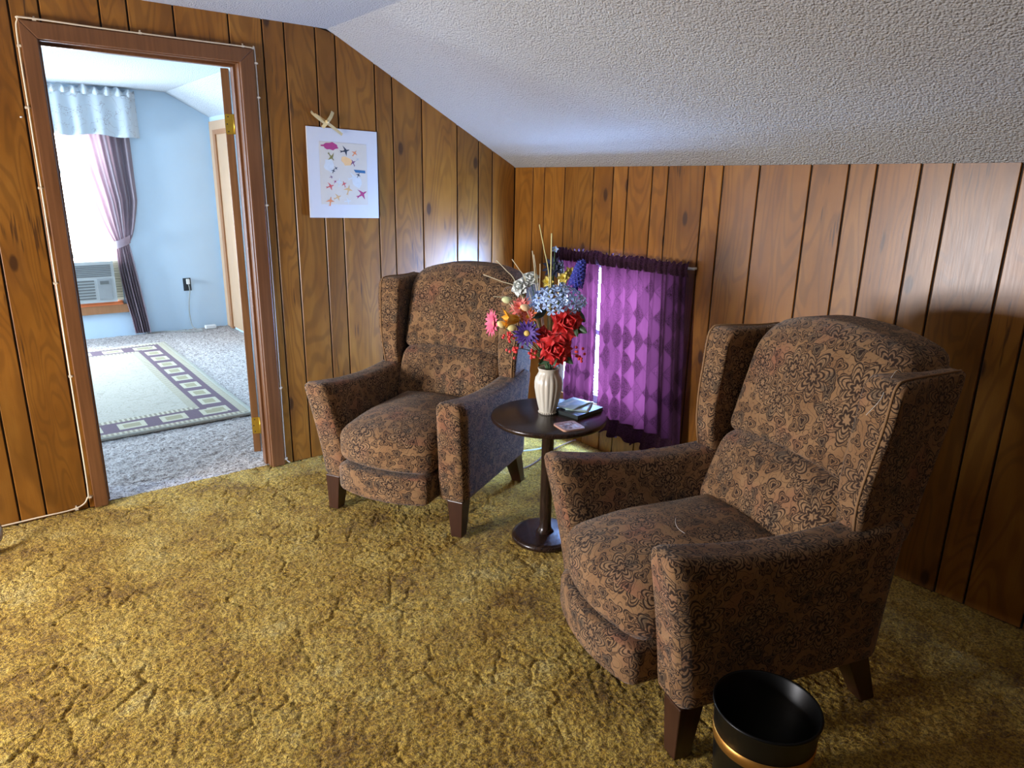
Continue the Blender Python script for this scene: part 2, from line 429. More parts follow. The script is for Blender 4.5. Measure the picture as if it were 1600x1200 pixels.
# planks: front face with chamfered long edges, each its own object
def plank(parent, a0, a1, z0, zt, plane, off=0.0):
    """plane 'A': board on y=0 spanning x a0..a1 ; plane 'B': board on x=0 spanning y a0..a1.  zt(a) = top height"""
    g = 0.0036; a0 += g; a1 -= g; c = 0.0022; T = 0.009
    if a1-a0 < 0.012: return
    rows = [(a0, T), (a0, c), (a0+c, 0.0), (a1-c, 0.0), (a1, c), (a1, T)]
    V = []; UV = []; n = len(rows)
    for top in (0, 1):
        for a, d in rows:
            z = zt(a) if top else z0
            V.append((a-a0, d, z-z0) if plane == 'A' else (d, a-a0, z-z0)); UV.append((a-a0, z))
    F = [(i, i+1, n+i+1, n+i) for i in range(n-1)]+[tuple(reversed(range(n))), tuple(range(n, 2*n)), (n-1, 0, n, 2*n-1)]
    if plane == 'B': F = [tuple(reversed(f)) for f in F]
    o = ob('plank', V, F, M_PANEL, parent, (a0, 0, z0) if plane == 'A' else (0, a0, z0), uv=UV, smooth=False)
    return o
A = [-4.65, -4.42, -4.25, -4.15, -3.94, -3.84, -3.69, -3.59, -3.44, -3.21, -3.03, -2.93, -2.83, -2.678, -2.582, -2.42, -2.322, -2.117, -2.016, -1.84, -1.616, -1.468, -1.367, -1.217, -1.117, -0.911, -0.814, -0.639, -0.413, -0.266, -0.166, 0.0]
for a, b in zip(A[:-1], A[1:]):
    if b <= DX0-0.05 or a >= DX1+0.05: plank(wall_back, a, b, 0.0, ztop, 'A')
    elif a < DX0 and b > DX0: plank(wall_back, a, -2.37, 0.0, lambda x: 1.98, 'A'); plank(wall_back, a, b, 1.98, ztop, 'A')
    elif a < DX1 and b > DX1-0.03: plank(wall_back, -1.56, b, 0.0, lambda x: 1.98, 'A'); plank(wall_back, a, b, 1.98, ztop, 'A')
    else: plank(wall_back, a, b, 1.98, ztop, 'A')
# knee wall with the curtained window
WY0, WY1, WZ0, WZ1 = -1.24, -0.43, 0.26, 1.06
P = [box_vf(0.007, 0.13, YF, WY0, -0.05, 1.75), box_vf(0.007, 0.13, WY1, 0.12, -0.05, 1.75), box_vf(0.007, 0.13, WY0, WY1, -0.05, WZ0), box_vf(0.007, 0.13, WY0, WY1, WZ1, 1.75)]
V, F = join(P)
wall_right = struct(ob('wall_right', V, F, M_GROOVE, smooth=False), 'wood panelled knee wall under the sloped ceiling')
B = [0.0, -0.172, -0.275, -0.449, -0.674, -0.819, -0.921, -1.081, -1.179, -1.387, -1.487, -1.669, -1.900, -2.052, -2.157, -2.311, -2.413, -2.614, -2.714, -2.896, -3.127, -3.279, -3.384, -3.538, -3.640, -3.841, -3.941, -4.123, -4.354, -4.506, -4.611, -4.765, -5.0]
for b, a in zip(B[:-1], B[1:]):
    tp = lambda y: ZK-0.002
    if b <= WY0 or a >= WY1: plank(wall_right, a, b, 0.0, tp, 'B')
    else:
        plank(wall_right, a, b, 0.0, lambda y: WZ0, 'B'); plank(wall_right, a, b, WZ1, tp, 'B')
        if a < WY0: plank(wall_right, a, WY0, WZ0, lambda y: WZ1, 'B')
        if b > WY1: plank(wall_right, WY1, b, WZ0, lambda y: WZ1, 'B')
# ceilings
struct(box('ceiling', -3.50, XS+0.002, YF-0.1, 0.06, ZC, ZC+0.12, M_POP), 'flat strip of popcorn ceiling')
def slope_slab(name, x0, z0, x1, z1, y0, y1, m):
    nx, nz = (z0-z1), (x1-x0); L = math.hypot(nx, nz); nx, nz = nx/L*0.12, nz/L*0.12
    if nz < 0: nx, nz = -nx, -nz
    V, F = prism([(x0, z0), (x1, z1), (x1+nx, z1+nz), (x0+nx, z0+nz)], 'y', y0, y1); return ob(name, V, F, m, smooth=False)
k = (ZK-ZC)/(0-XS)
struct(slope_slab('ceiling_slope', XS, ZC, 0.14, ZK+k*0.14, YF-0.1, 0.03, M_POP), 'sloped popcorn ceiling over the knee wall')
struct(slope_slab('ceiling_slope_opposite', -3.50, ZC, -4.79, ZK+k*0.14, YF-0.1, 0.03, M_POP), 'sloped popcorn ceiling of the far eave')
struct(box('ceiling_bedroom', -4.8, -1.0, 0.05, YD+0.15, ZC2, ZC2+0.12, M_POP2), 'white popcorn ceiling of the bedroom')
struct(slope_slab('ceiling_bedroom_slope', -1.002, ZC2, -0.45, ZC2-0.55*0.52, 0.10, YD+0.15, M_POP2), 'white sloped bedroom ceiling')
# other walls of the room, out of view, with the opposite knee window that lights it
def holed_x(name, x0, x1, ya, yb, za, zb, holes, m):
    """wall slab x0..x1 with rectangular holes [(y0,y1,z0,z1)] side by side in y"""
    P = []; y = ya
    for (a, b, c, d) in sorted(holes):
        P.append(box_vf(x0, x1, y, a, za, zb)); P.append(box_vf(x0, x1, a, b, za, c)); P.append(box_vf(x0, x1, a, b, d, zb)); y = b
    P.append(box_vf(x0, x1, y, yb, za, zb)); V, F = join(P)
    return ob(name, V, F, m, smooth=False, boxuv=True)
M_PANEL_FLAT = plain('panel_wall_plain', (0.055, 0.025, 0.010), 0.6, 0.3, 6)
struct(holed_x('wall_left', XL-0.14, XL, YF, 0.05, -0.05, 1.8, [(-1.42, -0.58, 0.38, 1.22)], M_PANEL_FLAT), 'panelled knee wall behind the camera')
struct(box('wall_front', XL-0.14, 0.13, YF-0.12, YF, -0.05, 2.35, M_PANEL_FLAT), 'panelled wall behind the camera')
# bedroom walls
BX = -0.632
def holed_y(name, y0, y1, xa, xb, za, zb, holes, m):
    P = []; x = xa
    for (a, b, c, d) in sorted(holes):
        P.append(box_vf(x, a, y0, y1, za, zb)); P.append(box_vf(a, b, y0, y1, za, c)); P.append(box_vf(a, b, y0, y1, d, zb)); x = b
    P.append(box_vf(x, xb, y0, y1, za, zb)); V, F = join(P)
    return ob(name, V, F, m, smooth=False, boxuv=True)
WX0, WX1, WB0, WB1 = -2.56, -1.560, 0.300, 1.86
struct(holed_y('wall_bedroom_back', YD, YD+0.12, XL-0.14, 0.0, -0.05, 2.35, [(WX0, WX1, WB0, WB1)], M_BLUE), 'pale blue bedroom wall with the window')
struct(box('wall_bedroom_right', BX, BX+0.12, 0.116, YD+0.01, -0.05, 2.2, M_BLUE), 'pale blue bedroom side wall with the closet')
struct(holed_x('wall_bedroom_left', XL-0.14, XL, 0.05, YD+0.12, -0.05, 2.35, [(2.80, 3.70, 0.35, 1.40)], M_BLUE), 'pale blue bedroom wall out of view')

# door lining, stop and casings
def quad_prism(pts, y0, y1): return prism(pts, 'y', y0, y1)
V, F = join([box_vf(HX0, DX0, -0.002, 0.118, 0.0, HZ), box_vf(DX1, HX1, -0.002, 0.118, 0.0, HZ), box_vf(DX0, DX1, -0.002, 0.118, DZ, HZ),
             box_vf(DX0, DX0+0.011, 0.045, 0.080, 0.0, DZ), box_vf(DX1-0.011, DX1, 0.045, 0.080, 0.0, DZ), box_vf(DX0+0.011, DX1-0.011, 0.045, 0.080, DZ-0.011, DZ)])
struct(bevel_obj(ob('trim_1', V, F, M_TRIM, smooth=False), 0.0015), 'brown door lining with stop')
CW = 0.066
ox0, ox1, oz = DX0-0.005-CW+0.012, DX1+0.005+CW-0.004, DZ+0.004+CW-0.006
ix0, ix1, iz = DX0-0.004, DX1+0.004, DZ+0.004
for i, (pts, lab) in enumerate([([(ox0, 0), (ix0, 0), (ix0, iz), (ox0, oz)], 'brown door casing nearer the picture edge'),
                                ([(ix0, iz), (ix1, iz), (ox1, oz), (ox0, oz)], 'brown head casing over the doorway'),
                                ([(ix1, 0), (ox1, 0), (ox1, oz), (ix1, iz)], 'brown door casing beside the picture')]):
    V, F = quad_prism(pts, -0.020, 0.001); struct(bevel_obj(ob('trim_%d' % (i+2), V, F, M_TRIM, smooth=False), 0.003), lab)
    V, F = quad_prism(pts, 0.115, 0.134); struct(ob('trim_%d' % (i+5), V, F, M_TRIM, smooth=False), 'bedroom-side door casing')
# the door itself, swung past square into the bedroom, hinged at the lining
dr = empty('door_1', (DX1-0.002, 0.138, 0.0), -math.radians(20.5)); struct(dr, 'brown bedroom door standing open, seen on its hinged edge')
box('door_slab', -0.036, 0.0, 0.003, 0.745, 0.040, 1.942, M_DOORW, dr, 0.002)
M_BRASS = plain('yellow_brass', (0.62, 0.42, 0.06), 0.32, 0.15, 60, Metallic=0.85)
M_DARKM = plain('dark_screw', (0.03, 0.025, 0.02), 0.5)
for z in (1.652, 0.145):
    pv = [(-0.035, z+0.006), (-0.029, z), (0.004, z), (0.004, z+0.090), (-0.029, z+0.090), (-0.035, z+0.084)]
    V, F = prism(pv, 'y', -0.0005, 0.003); h = ob('hinge', V, F, M_BRASS, dr, smooth=False); h['label'] = 'yellow brass hinge leaf'
    V, F = lathe_vf([(0.0045, z), (0.0045, z+0.09)], 12); V = [(a+0.006, b-0.003, c) for a, b, c in V]; ob('hinge_knuckle', V, F, M_BRASS, h, smooth=True)
    P = []
    for sx, sz in ((-0.022, 0.012), (-0.026, 0.045), (-0.020, 0.078)):
        v, f = lathe_vf([(0.003, 0), (0.003, 0.0015)], 10); P.append(([(a+sx, -0.0005-c, b+z+sz) for a, b, c in v], f))
    V, F = join(P); ob('hinge_screws', V, F, M_DARKM, h)
# knee-wall window: frame, sash bars and panes
M_WHITE = plain('white_paint', (0.78, 0.78, 0.76), 0.45, 0.03)
def mat_glass():
    t = NT('window_glass'); tr = t.node('ShaderNodeBsdfTransparent'); gl = t.node('ShaderNodeBsdfGlossy'); gl.inputs['Roughness'].default_value = 0.02
    mx = t.node('ShaderNodeMixShader'); mx.inputs[0].default_value = 0.06
    t.t.links.new(tr.outputs[0], mx.inputs[1]); t.t.links.new(gl.outputs[0], mx.inputs[2]); t.t.links.new(mx.outputs[0], t.out.inputs[0]); return t.m
M_GLASS = mat_glass()
def win_x(name, xa, y0, y1, z0, z1, label):
    r = empty(name, (xa, (y0+y1)/2, z0)); struct(r, label); hw = (y1-y0)/2; h = z1-z0; s = 0.04
    V, F = join([box_vf(0, .05, -hw, -hw+s, 0, h), box_vf(0, .05, hw-s, hw, 0, h), box_vf(0, .05, -hw+s, hw-s, 0, s), box_vf(0, .05, -hw+s, hw-s, h-s, h)])
    ob('window_frame', V, F, M_WHITE, r, smooth=False)
    ob('sash_bar', *box_vf(.01, .04, -hw+s, hw-s, h/2-.015, h/2+.015), M_WHITE, r, smooth=False)
    for a, b in ((s, h/2-.015), (h/2+.015, h-s)): ob('pane', *box_vf(.022, .026, -hw+s, hw-s, a, b), M_GLASS, r, smooth=False)
win_x('window_1', 0.03, WY0, WY1, WZ0, WZ1, 'small knee-wall window behind the purple curtain')
win_x('window_3', XL-0.12, -1.42, -0.58, 0.38, 1.22, 'small knee-wall window behind the camera')
win_x('window_4', XL-0.12, 2.80, 3.70, 0.35, 1.40, 'bedroom side window out of view')
# bedroom window
r = empty('window_2', ((WX0+WX1)/2, YD, WB0)); struct(r, 'bright bedroom window above the air conditioner'); hw = (WX1-WX0)/2; h = WB1-WB0; s = 0.045
V, F = join([box_vf(-hw, -hw+s, .03, .09, 0, h), box_vf(hw-s, hw, .03, .09, 0, h), box_vf(-hw+s, hw-s, .03, .09, h-s, h)])
ob('window_frame', V, F, M_WHITE, r, smooth=False)
ob('sash_rail', *box_vf(-hw+s, hw-s, .035, .075, 1.165, 1.195), M_WHITE, r, smooth=False)
ob('sash_rail', *box_vf(-hw+s, hw-s, .035, .075, 0.432, 0.472), M_WHITE, r, smooth=False)
ob('pane', *box_vf(-hw+s, hw-s, .052, .056, 1.195, h-s), M_GLASS, r, smooth=False)
ob('pane', *box_vf(-hw+s, hw-s, .052, .056, 0.472, 1.165), M_GLASS, r, smooth=False)
M_SILL = mat_trim('brown_sill', (0.30, 0.13, 0.05), (0.38, 0.17, 0.07), 0.4)
ob('window_sill', *box_vf(-hw-0.03, hw+0.03, -.05, .02, -0.075, 0.0), M_SILL, r, smooth=False)
# closet in the bedroom side wall
cl = empty('door_2', (BX, 3.3, 0)); struct(cl, 'tan closet door with orange-brown casing')
V, F = join([box_vf(-.018, 0, .50, .62, 0, 1.965), box_vf(-.018, 0, -.35, .50, 1.885, 1.965)]); ob('door_casing', V, F, M_PALEWOOD, cl, smooth=False)
V, F = join([box_vf(-.026, 0, .425, .50, 0, 1.885), box_vf(-.026, 0, -.35, .425, 1.845, 1.885)]); ob('door_jamb', V, F, M_ORWOOD, cl, smooth=False)
ob('door_slab', *box_vf(-.012, 0, -.35, .425, 0.02, 1.845), M_PALEWOOD, cl, smooth=False)

# ================================================================== THE ARMCHAIRS
# local frame: +Y forward (0 = front of the arms at the floor), X sideways, Z up
def lerp(a, b, t): return a+(b-a)*t
def sst(a, b, x):
    t = max(0.0, min(1.0, (x-a)/(b-a))); return t*t*(3-2*t)
def make_chair():
    root = empty('wingback_armchair')
    for s in (-1, 1):
        def arm(x, y, z, s=s):
            t = max(0.0, (z-0.15)/0.45); f = (y+0.66)/0.66           # f = 1 at the front
            out = 0.028*t**1.5*(1 if x > 0.295 else 0.6)
            yy = y+0.085*max(t, 0)**1.3*max(0.0, f)
            dip = -0.035*math.sin(PI*max(0, min(1, 1-f)))**1.0*sst(0.4, 1, t)-0.010*(1-f)*t
            # the front panel tapers a little towards the foot
            xx = x
            if x < 0.295: xx += 0.02*t
            return (s*(xx+out), yy, z+dip+0.010*f*t)
        V, F = softbox(0.068, 0.335, 0.231, 0.036, 14, arm, (0.293, -0.33, 0.381))
        if s < 0: F = [tuple(reversed(f)) for f in F]
        a = ob('arm', V, F, M_FAB, root, boxuv=True)
    # lower body between the arms, and the back shell
    V, F = softbox(0.250, 0.315, 0.060, 0.02, 6, None, (0, -0.335, 0.215)); ob('base', V, F, M_FAB, root, boxuv=True)
    def shell(x, y, z):
        t = max(0, (z-0.45)/0.5); return (x*(1-0.04*t), y-0.13*t, z+0.03*(1-(x/0.3)**2)*sst(0.5, 1, t))
    V, F = softbox(0.315, 0.045, 0.42, 0.03, 10, shell, (0, -0.670, 0.575)); ob('back_shell', V, F, M_FAB, root, boxuv=True)
    # bowed footrest panel
    def foot(x, y, z):
        b = 1-(x/0.27)**2; return (x, y+0.050*b*sst(-0.2, 0.0, y)+0.012*b, z-0.006*b)
    V, F = softbox(0.224, 0.075, 0.062, 0.026, 12, foot, (0, -0.018, 0.213)); ob('footrest_panel', V, F, M_FAB, root, boxuv=True)
    # seat cushion
    def seat(x, y, z):
        u = x/0.235; v = (y+0.21)/0.28
        cr = max(0, 1-u*u)*max(0, 1-min(1, abs(v))**3)
        top = sst(0.33, 0.44, z)
        fr = sst(-0.15, 0.06, y)
        return (x*(1+0.04*fr), y+0.060*(1-u*u)*fr, z+0.045*cr*top-0.025*fr*top+0.010*sst(-0.3, -0.45, y)*top)
    V, F = softbox(0.230, 0.275, 0.086, 0.052, 16, seat, (0, -0.222, 0.362)); ob('seat_cushion', V, F, M_FAB, root, boxuv=True)
    # lumbar and head cushions, leaning back
    def lean(z): return -0.30*(z-0.45)
    def lumbar(x, y, z):
        u = x/0.29; b = max(0, 1-u*u)
        return (x, y-0.42*(z-0.45)+0.035*b*math.sin(PI*max(0, min(1, (z-0.42)/0.26))), z+0.030*b*sst(0.52, 0.68, z))
    V, F = softbox(0.272, 0.075, 0.125, 0.050, 14, lumbar, (0, -0.525, 0.535)); ob('lumbar_cushion', V, F, M_FAB, root, boxuv=True)
    def head(x, y, z):
        u = x/0.29; b = max(0, 1-u*u); t = (z-0.64)/0.38
        return (x, y+lean(z)+0.030*b*math.sin(PI*max(0, min(1, t)))-0.035*sst(0.75, 1.0, t), z+0.030*b*(1-sst(0, 0.35, t))+0.060*max(0, 1-abs(u)**2.4)*sst(0.45, 1, t))
    V, F = softbox(0.281, 0.100, 0.183, 0.048, 18, head, (0, -0.585, 0.828)); ob('head_cushion', V, F, M_FAB, root, boxuv=True)
    # wings: side profile in (y, z), swept through a padded thickness
    prof = [(-0.505, 0.572), (-0.492, 0.66), (-0.497, 0.76), (-0.512, 0.86), (-0.522, 0.950), (-0.533, 0.984), (-0.565, 0.997), (-0.70, 0.995), (-0.790, 0.998), (-0.808, 0.985),
            (-0.800, 0.93), (-0.770, 0.80), (-0.735, 0.66), (-0.700, 0.52), (-0.62, 0.532)]
    cx = sum(p[0] for p in prof)/len(prof); cz = sum(p[1] for p in prof)/len(prof)
    pp = [Vector((0, *p)) for p in prof]; pp = smooth_path(pp+[pp[0]], 3)[:-1]
    for s in (-1, 1):
        V = []; F = []; n = len(pp)
        layers = [(0.0, 0.80), (-0.04, 0.94), (0.04, 0.985), (0.20, 1.0), (0.80, 1.0), (0.95, 0.985), (1.02, 0.94), (1.0, 0.80)]
        for f_, k_ in layers:
            for q in pp:
                y = cx+(q.y-cx)*k_; z = cz+(q.z-cz)*k_
                fr = sst(-0.74, -0.50, y)
                V.append((s*lerp(0.300-0.022*fr, 0.350+0.038*fr*sst(0.52, 0.95, z)+0.004*fr, f_), y, z))
        for j in range(len(layers)-1):
            for i in range(n): F.append((j*n+i, j*n+(i+1) % n, (j+1)*n+(i+1) % n, (j+1)*n+i))
        F.append(tuple(reversed(range(n)))); F.append(tuple(range((len(layers)-1)*n, len(layers)*n)))
        if s > 0: F = [tuple(reversed(f)) for f in F]
        wg = ob('wing', V, F, M_FAB, root, boxuv=True)
        pts = []
        for q in smooth_path([Vector((0, *p)) for p in prof[:9]], 3):
            fr = sst(-0.74, -0.50, q.y); dv = Vector((0, q.y-cx, q.z-cz)).normalized()*0.0015
            pts.append((s*lerp(0.300-0.022*fr, 0.350+0.038*fr*sst(0.52, 0.95, q.z)+0.004*fr, 0.84), q.y+dv.y, q.z+dv.z))
        tube('welt', pts, 0.0035, M_FAB, wg, n=6, sm=0)
    # tapered legs
    for sx in (-1, 1):
        for (y0, yb, rake, lab) in ((-0.036, 0.0, 0.0, 0), (-0.600, 0.0, -0.075, 1)):
            h0, h1 = 0.037, 0.025
            cx0, cx1 = sx*0.313, sx*0.318
            V = [(cx0+a*h0, y0+b*h0, 0.165) for a, b in ((-1, -1), (1, -1), (1, 1), (-1, 1))]+[(cx1+a*h1, y0+rake+0.010*(1-lab)+b*h1, 0.0) for a, b in ((-1, -1), (1, -1), (1, 1), (-1, 1))]
            F = [(0, 1, 2, 3), (7, 6, 5, 4)]+[(i, i+4, (i+1) % 4+4, (i+1) % 4) for i in range(4)]
            bevel_obj(ob('leg', V, F, M_LEG, root, smooth=False), 0.003)
    return root
def copy_tree(o, parent=None):
    c = o.copy(); COL.objects.link(c); c.parent = parent
    for ch in list(o.children): copy_tree(ch, c)
    return c
ch1 = make_chair()
ch2 = copy_tree(ch1)
def put(o, x, y, deg):
    fx, fy = math.cos(math.radians(deg)), math.sin(math.radians(deg)); o.location = (x, y, 0); o.rotation_euler = (0, 0, math.atan2(-fx, fy))
put(ch1, -1.3775, -0.9285, -151.4); put(ch2, -1.3315, -2.2255, 163.2)
tag(ch1, 'brown paisley wingback armchair against the wall beneath the bird print', 'armchair', 'matching wingback armchairs')
tag(ch2, 'brown paisley wingback armchair beside the black wastebasket', 'armchair', 'matching wingback armchairs')

# ================================================================== TABLE
TX, TY, TZ = -0.917, -1.427, 0.551
tb = empty('pedestal_table', (TX, TY, 0)); tag(tb, 'round espresso pedestal table between the two armchairs', 'table')
V, F = lathe_vf([(0.0, TZ-0.024), (0.205, TZ-0.024), (0.228, TZ-0.022), (0.2345, TZ-0.016), (0.236, TZ-0.008), (0.233, TZ-0.002), (0.229, TZ), (0.0, TZ)], 96, cap=False); ob('table_top', V, F, M_TABLE, tb)
V, F = lathe_vf([(0.045, 0.02), (0.027, 0.045), (0.025, 0.06), (0.025, TZ-0.05), (0.04, TZ-0.03), (0.09, TZ-0.024)], 40); ob('column', V, F, M_TABLE, tb)
V, F = lathe_vf([(0.135, 0.0), (0.141, 0.004), (0.142, 0.016), (0.137, 0.023), (0.120, 0.027), (0.0, 0.031)], 72, cap=False); ob('base', V, F, M_TABLE, tb)

# ================================================================== WASTEBASKET
M_BLACK = plain('black_metal', (0.003, 0.003, 0.003), 0.35, 0.1, 30, Specular_IOR_Level=0.25)
M_COPPER = plain('copper_band', (0.52, 0.26, 0.06), 0.38, 0.2, 25, Metallic=0.9)
wb = empty('wastebasket', (-1.366, -2.752, 0)); tag(wb, 'round black wastebasket with a copper band on the carpet', 'wastebasket')
V, F = lathe_vf([(0.0, 0.0), (0.098, 0.0), (0.101, 0.004), (0.120, 0.272), (0.1225, 0.277), (0.121, 0.281), (0.1175, 0.278), (0.099, 0.012), (0.0, 0.010)], 64, cap=False); ob('bucket', V, F, M_BLACK, wb)
V, F = lathe_vf([(0.1145, 0.185), (0.1160, 0.186), (0.1178, 0.213), (0.1164, 0.214)], 64, cap=False); ob('copper_band', V, F, M_COPPER, wb)
V, F = lathe_vf([(0.1205, 0.274), (0.1235, 0.276), (0.1240, 0.279), (0.1225, 0.283), (0.1190, 0.282), (0.1178, 0.278)], 64, cap=False); ob('rim', V, F, M_BLACK, wb)

# ================================================================== CURTAINS ON THE KNEE WINDOW
def mat_lace(name, plain_only=False):
    t = NT(name); uv = t.coord('UV'); x = t.xyz(uv)
    a = t.M('DIVIDE', t.M('ADD', x[0], t.M('MULTIPLY', x[1], 0.74)), 0.098); b = t.M('DIVIDE', t.M('SUBTRACT', x[0], t.M('MULTIPLY', x[1], 0.74)), 0.098)
    fa, fb = t.M('FLOOR', a), t.M('FLOOR', b)
    wn = t.node('ShaderNodeTexWhiteNoise', noise_dimensions='2D'); t.set(wn.inputs['Vector'], t.vec(fa, fb)); rnd = wn.outputs['Value']
    da = t.M('ABSOLUTE', t.M('SUBTRACT', t.M('FRACT', a), 0.5)); db = t.M('ABSOLUTE', t.M('SUBTRACT', t.M('FRACT', b), 0.5))
    edge = t.step(t.M('MAXIMUM', da, db), 0.455, 0.485)
    sp = t.noise(uv, 210.0, 2.0, 0.7); sw = t.M('ABSOLUTE', t.M('SUBTRACT', t.M('FRACT', t.M('MULTIPLY', t.noise(uv, 42.0, 1.0), 8.0)), 0.5))
    lace = t.M('MAXIMUM', t.step(sp, 0.50, 0.58), t.M('SUBTRACT', 1.0, t.step(sw, 0.08, 0.16)))
    k0 = t.M('ABSOLUTE', t.M('MODULO', t.M('ADD', fa, fb), 2.0)); k1 = t.M('MULTIPLY', k0, t.step(rnd, 0.45, 0.47))          # 0 plain, 1 light lace, 2 dense lace
    dens = t.M('MULTIPLY', t.M('MULTIPLY', k0, lace), t.M('ADD', 0.55, t.M('MULTIPLY', k1, 0.45)))
    dens = t.M('MAXIMUM', t.M('MAXIMUM', dens, t.M('MULTIPLY', edge, 0.55)), t.M('MULTIPLY', rnd, 0.45))
    dens = t.M('MAXIMUM', dens, t.M('MULTIPLY', k1, 0.45))
    if plain_only: dens = t.M('ADD', 0.55, t.M('MULTIPLY', lace, 0.45))
    tcol = t.mix(dens, (0.0250, 0.0042, 0.0082), (0.0026, 0.0005, 0.0009))
    dcol = t.mix(dens, (0.075, 0.030, 0.065), (0.030, 0.014, 0.018))
    df = t.node('ShaderNodeBsdfDiffuse'); tl = t.node('ShaderNodeBsdfTranslucent'); t.set(df.inputs[0], dcol); t.set(tl.inputs[0], tcol)
    mx = t.node('ShaderNodeMixShader'); mx.inputs[0].default_value = 0.12 if plain_only else 0.5
    t.t.links.new(df.outputs[0], mx.inputs[1]); t.t.links.new(tl.outputs[0], mx.inputs[2]); t.t.links.new(mx.outputs[0], t.out.inputs[0]); return t.m
M_LACE = mat_lace('purple_patchwork_lace'); M_HEAD = mat_lace('dark_plum_lace', True)
M_ROD = plain('white_rod', (0.7, 0.68, 0.62), 0.4)
rod = tag(link('curtain_rod', mesh('curtain_rod', *tube_vf([(-0.003, -0.432, 1.085), (-0.020, -0.435, 1.085), (-0.030, -0.46, 1.085), (-0.030, -0.9, 1.085), (-0.030, -1.36, 1.085), (-0.020, -1.388, 1.085), (-0.003, -1.391, 1.085)], 0.006, sm=3), M_ROD)),
          'slim white curtain rod mounted over the knee-wall window', 'curtain rod')
def drape(parent, yA, yB, nf, seed, skew_bottom=(0.0, 0.0), zt=1.075, zb=0.245, amp=0.014, slit=0.0, pull=0.0):
    """yA..yB: edges at the top (yA nearer the corner); skew_bottom shifts the edges at the hem"""
    rs = random.Random(seed); ph = [rs.uniform(0, 6.28) for _ in range(4)]; fullness = 1.35
    def fn(u, v):
        z = lerp(zt, zb, v); a = lerp(yA, yA+skew_bottom[0], v**1.1)-pull*math.sin(PI*min(1.0, v*1.15))**1.3; b = lerp(yB, yB+skew_bottom[1], v**1.1)
        wob = 0.020*math.sin(u*PI*2*nf*0.5+ph[0]+v*1.2)*math.sin(PI*u)
        y = lerp(a, b, u)+wob*v*0.5
        env = min(1.0, 0.15+5.0*abs(u-slit)); x = -0.062-env*amp*(0.55+0.6*v)*math.sin(u*2*PI*nf+ph[1]+0.6*math.sin(v*2+ph[2]))-0.006*math.sin(u*2*PI*nf*2.3+ph[3])*(1-0.5*v)
        return (x, y, z)
    nu, nv = int(nf*16), 44
    V, F, UV = grid_vf(fn, nu, nv); Wd = abs(yB-yA)*fullness
    UV = [(u*Wd+seed*0.31, (1-v)*(zt-zb)) for u, v in UV]
    sheet = ob('panel', V, F, M_LACE, parent, uv=UV)
    def hd(u, v):
        z = lerp(1.112, 1.048, v)+0.006*math.sin(u*2*PI*nf*2.2+ph[2])*(1-v)+0.004*math.sin(u*2*PI*nf*5+ph[1])*(1-v); y = lerp(yA+0.008, yB-0.008, u)
        x = -0.066-0.008*math.sin(u*2*PI*nf*2.0+ph[1])-0.006*math.sin(u*2*PI*nf*4.7+ph[3])-0.008*math.sin(PI*v)
        return (x, y, z)
    V, F, UV = grid_vf(hd, int(nf*22), 8); ob('ruffled_header', V, F, M_HEAD, parent, uv=[(u*Wd, v*0.06) for u, v in UV])
    def hm(u, v):
        p = fn(u, 1.0); zz = lerp(zb+0.004, zb-0.082-0.014*math.sin(u*2*PI*nf*0.8+ph[0]), v)
        return (p[0]-0.004-0.016*v-0.013*v*math.sin(u*2*PI*nf*1.6+ph[3]), p[1], zz)
    V, F, UV = grid_vf(hm, nu, 8); ob('hem_flounce', V, F, M_HEAD, parent, uv=[(u*Wd, v*0.09) for u, v in UV])
c1 = empty('curtain', (0, 0, 0)); drape(c1, -0.525, -0.814, 4.5, 1, (-0.05, -0.008), slit=1.0, pull=0.045)
tag(c1, 'narrow purple lace curtain panel behind the bouquet', 'curtain', 'purple curtains on the knee-wall window')
c2 = empty('curtain', (0, 0, 0)); drape(c2, -0.831, -1.385, 6.5, 2, (-0.026, -0.045), zb=0.235)
tag(c2, 'wide purple patchwork lace curtain panel, the larger of the pair', 'curtain', 'purple curtains on the knee-wall window')
c3 = empty('curtain_valance_end', (0, 0, 0))
def hd(u, v):
    return (-0.066-0.007*math.sin(u*19)-0.005*math.sin(u*43), lerp(-0.445, -0.522, u), lerp(1.112, 1.035, v)+0.005*math.sin(u*25)*(1-v))
V, F, UV = grid_vf(hd, 40, 8); ob('ruffle', V, F, M_HEAD, c3, uv=[(u*0.15, v*0.08) for u, v in UV])
tag(c3, 'short dark gathered ruffle on the rod next to the corner', 'curtain')

# ================================================================== PICTURE AND PALM CROSS
M_MAT = plain('white_mat_board', (0.62, 0.61, 0.60), 0.7, 0.02)
M_PRINT = plain('cream_print', (0.62, 0.56, 0.46), 0.7, 0.06, 14)
pc = empty('bird_print', (-1.106, -0.004, 1.482), 0); pc.rotation_euler = (math.radians(-1.5), math.radians(1.2), 0)
tag(pc, 'white matted print of small coloured birds pinned to the panelling', 'picture')
bevel_obj(ob('mat_board', *box_vf(-0.189, 0.189, -0.006, 0, -0.216, 0.216), M_MAT, pc, smooth=False), 0.001)
ob('print', *box_vf(-0.126, 0.128, -0.0068, -0.0055, -0.150, 0.150), M_PRINT, pc, smooth=False)
cols = {'magenta': (0.40, 0.04, 0.16), 'black': (0.02, 0.03, 0.05), 'orange': (0.75, 0.26, 0.10), 'olive': (0.22, 0.19, 0.05), 'peach': (0.80, 0.50, 0.22), 'plum': (0.20, 0.08, 0.16), 'blue': (0.03, 0.13, 0.27), 'grey': (0.45, 0.48, 0.48), 'red': (0.62, 0.10, 0.10), 'palegrey': (0.60, 0.62, 0.60), 'tan': (0.66, 0.42, 0.18)}
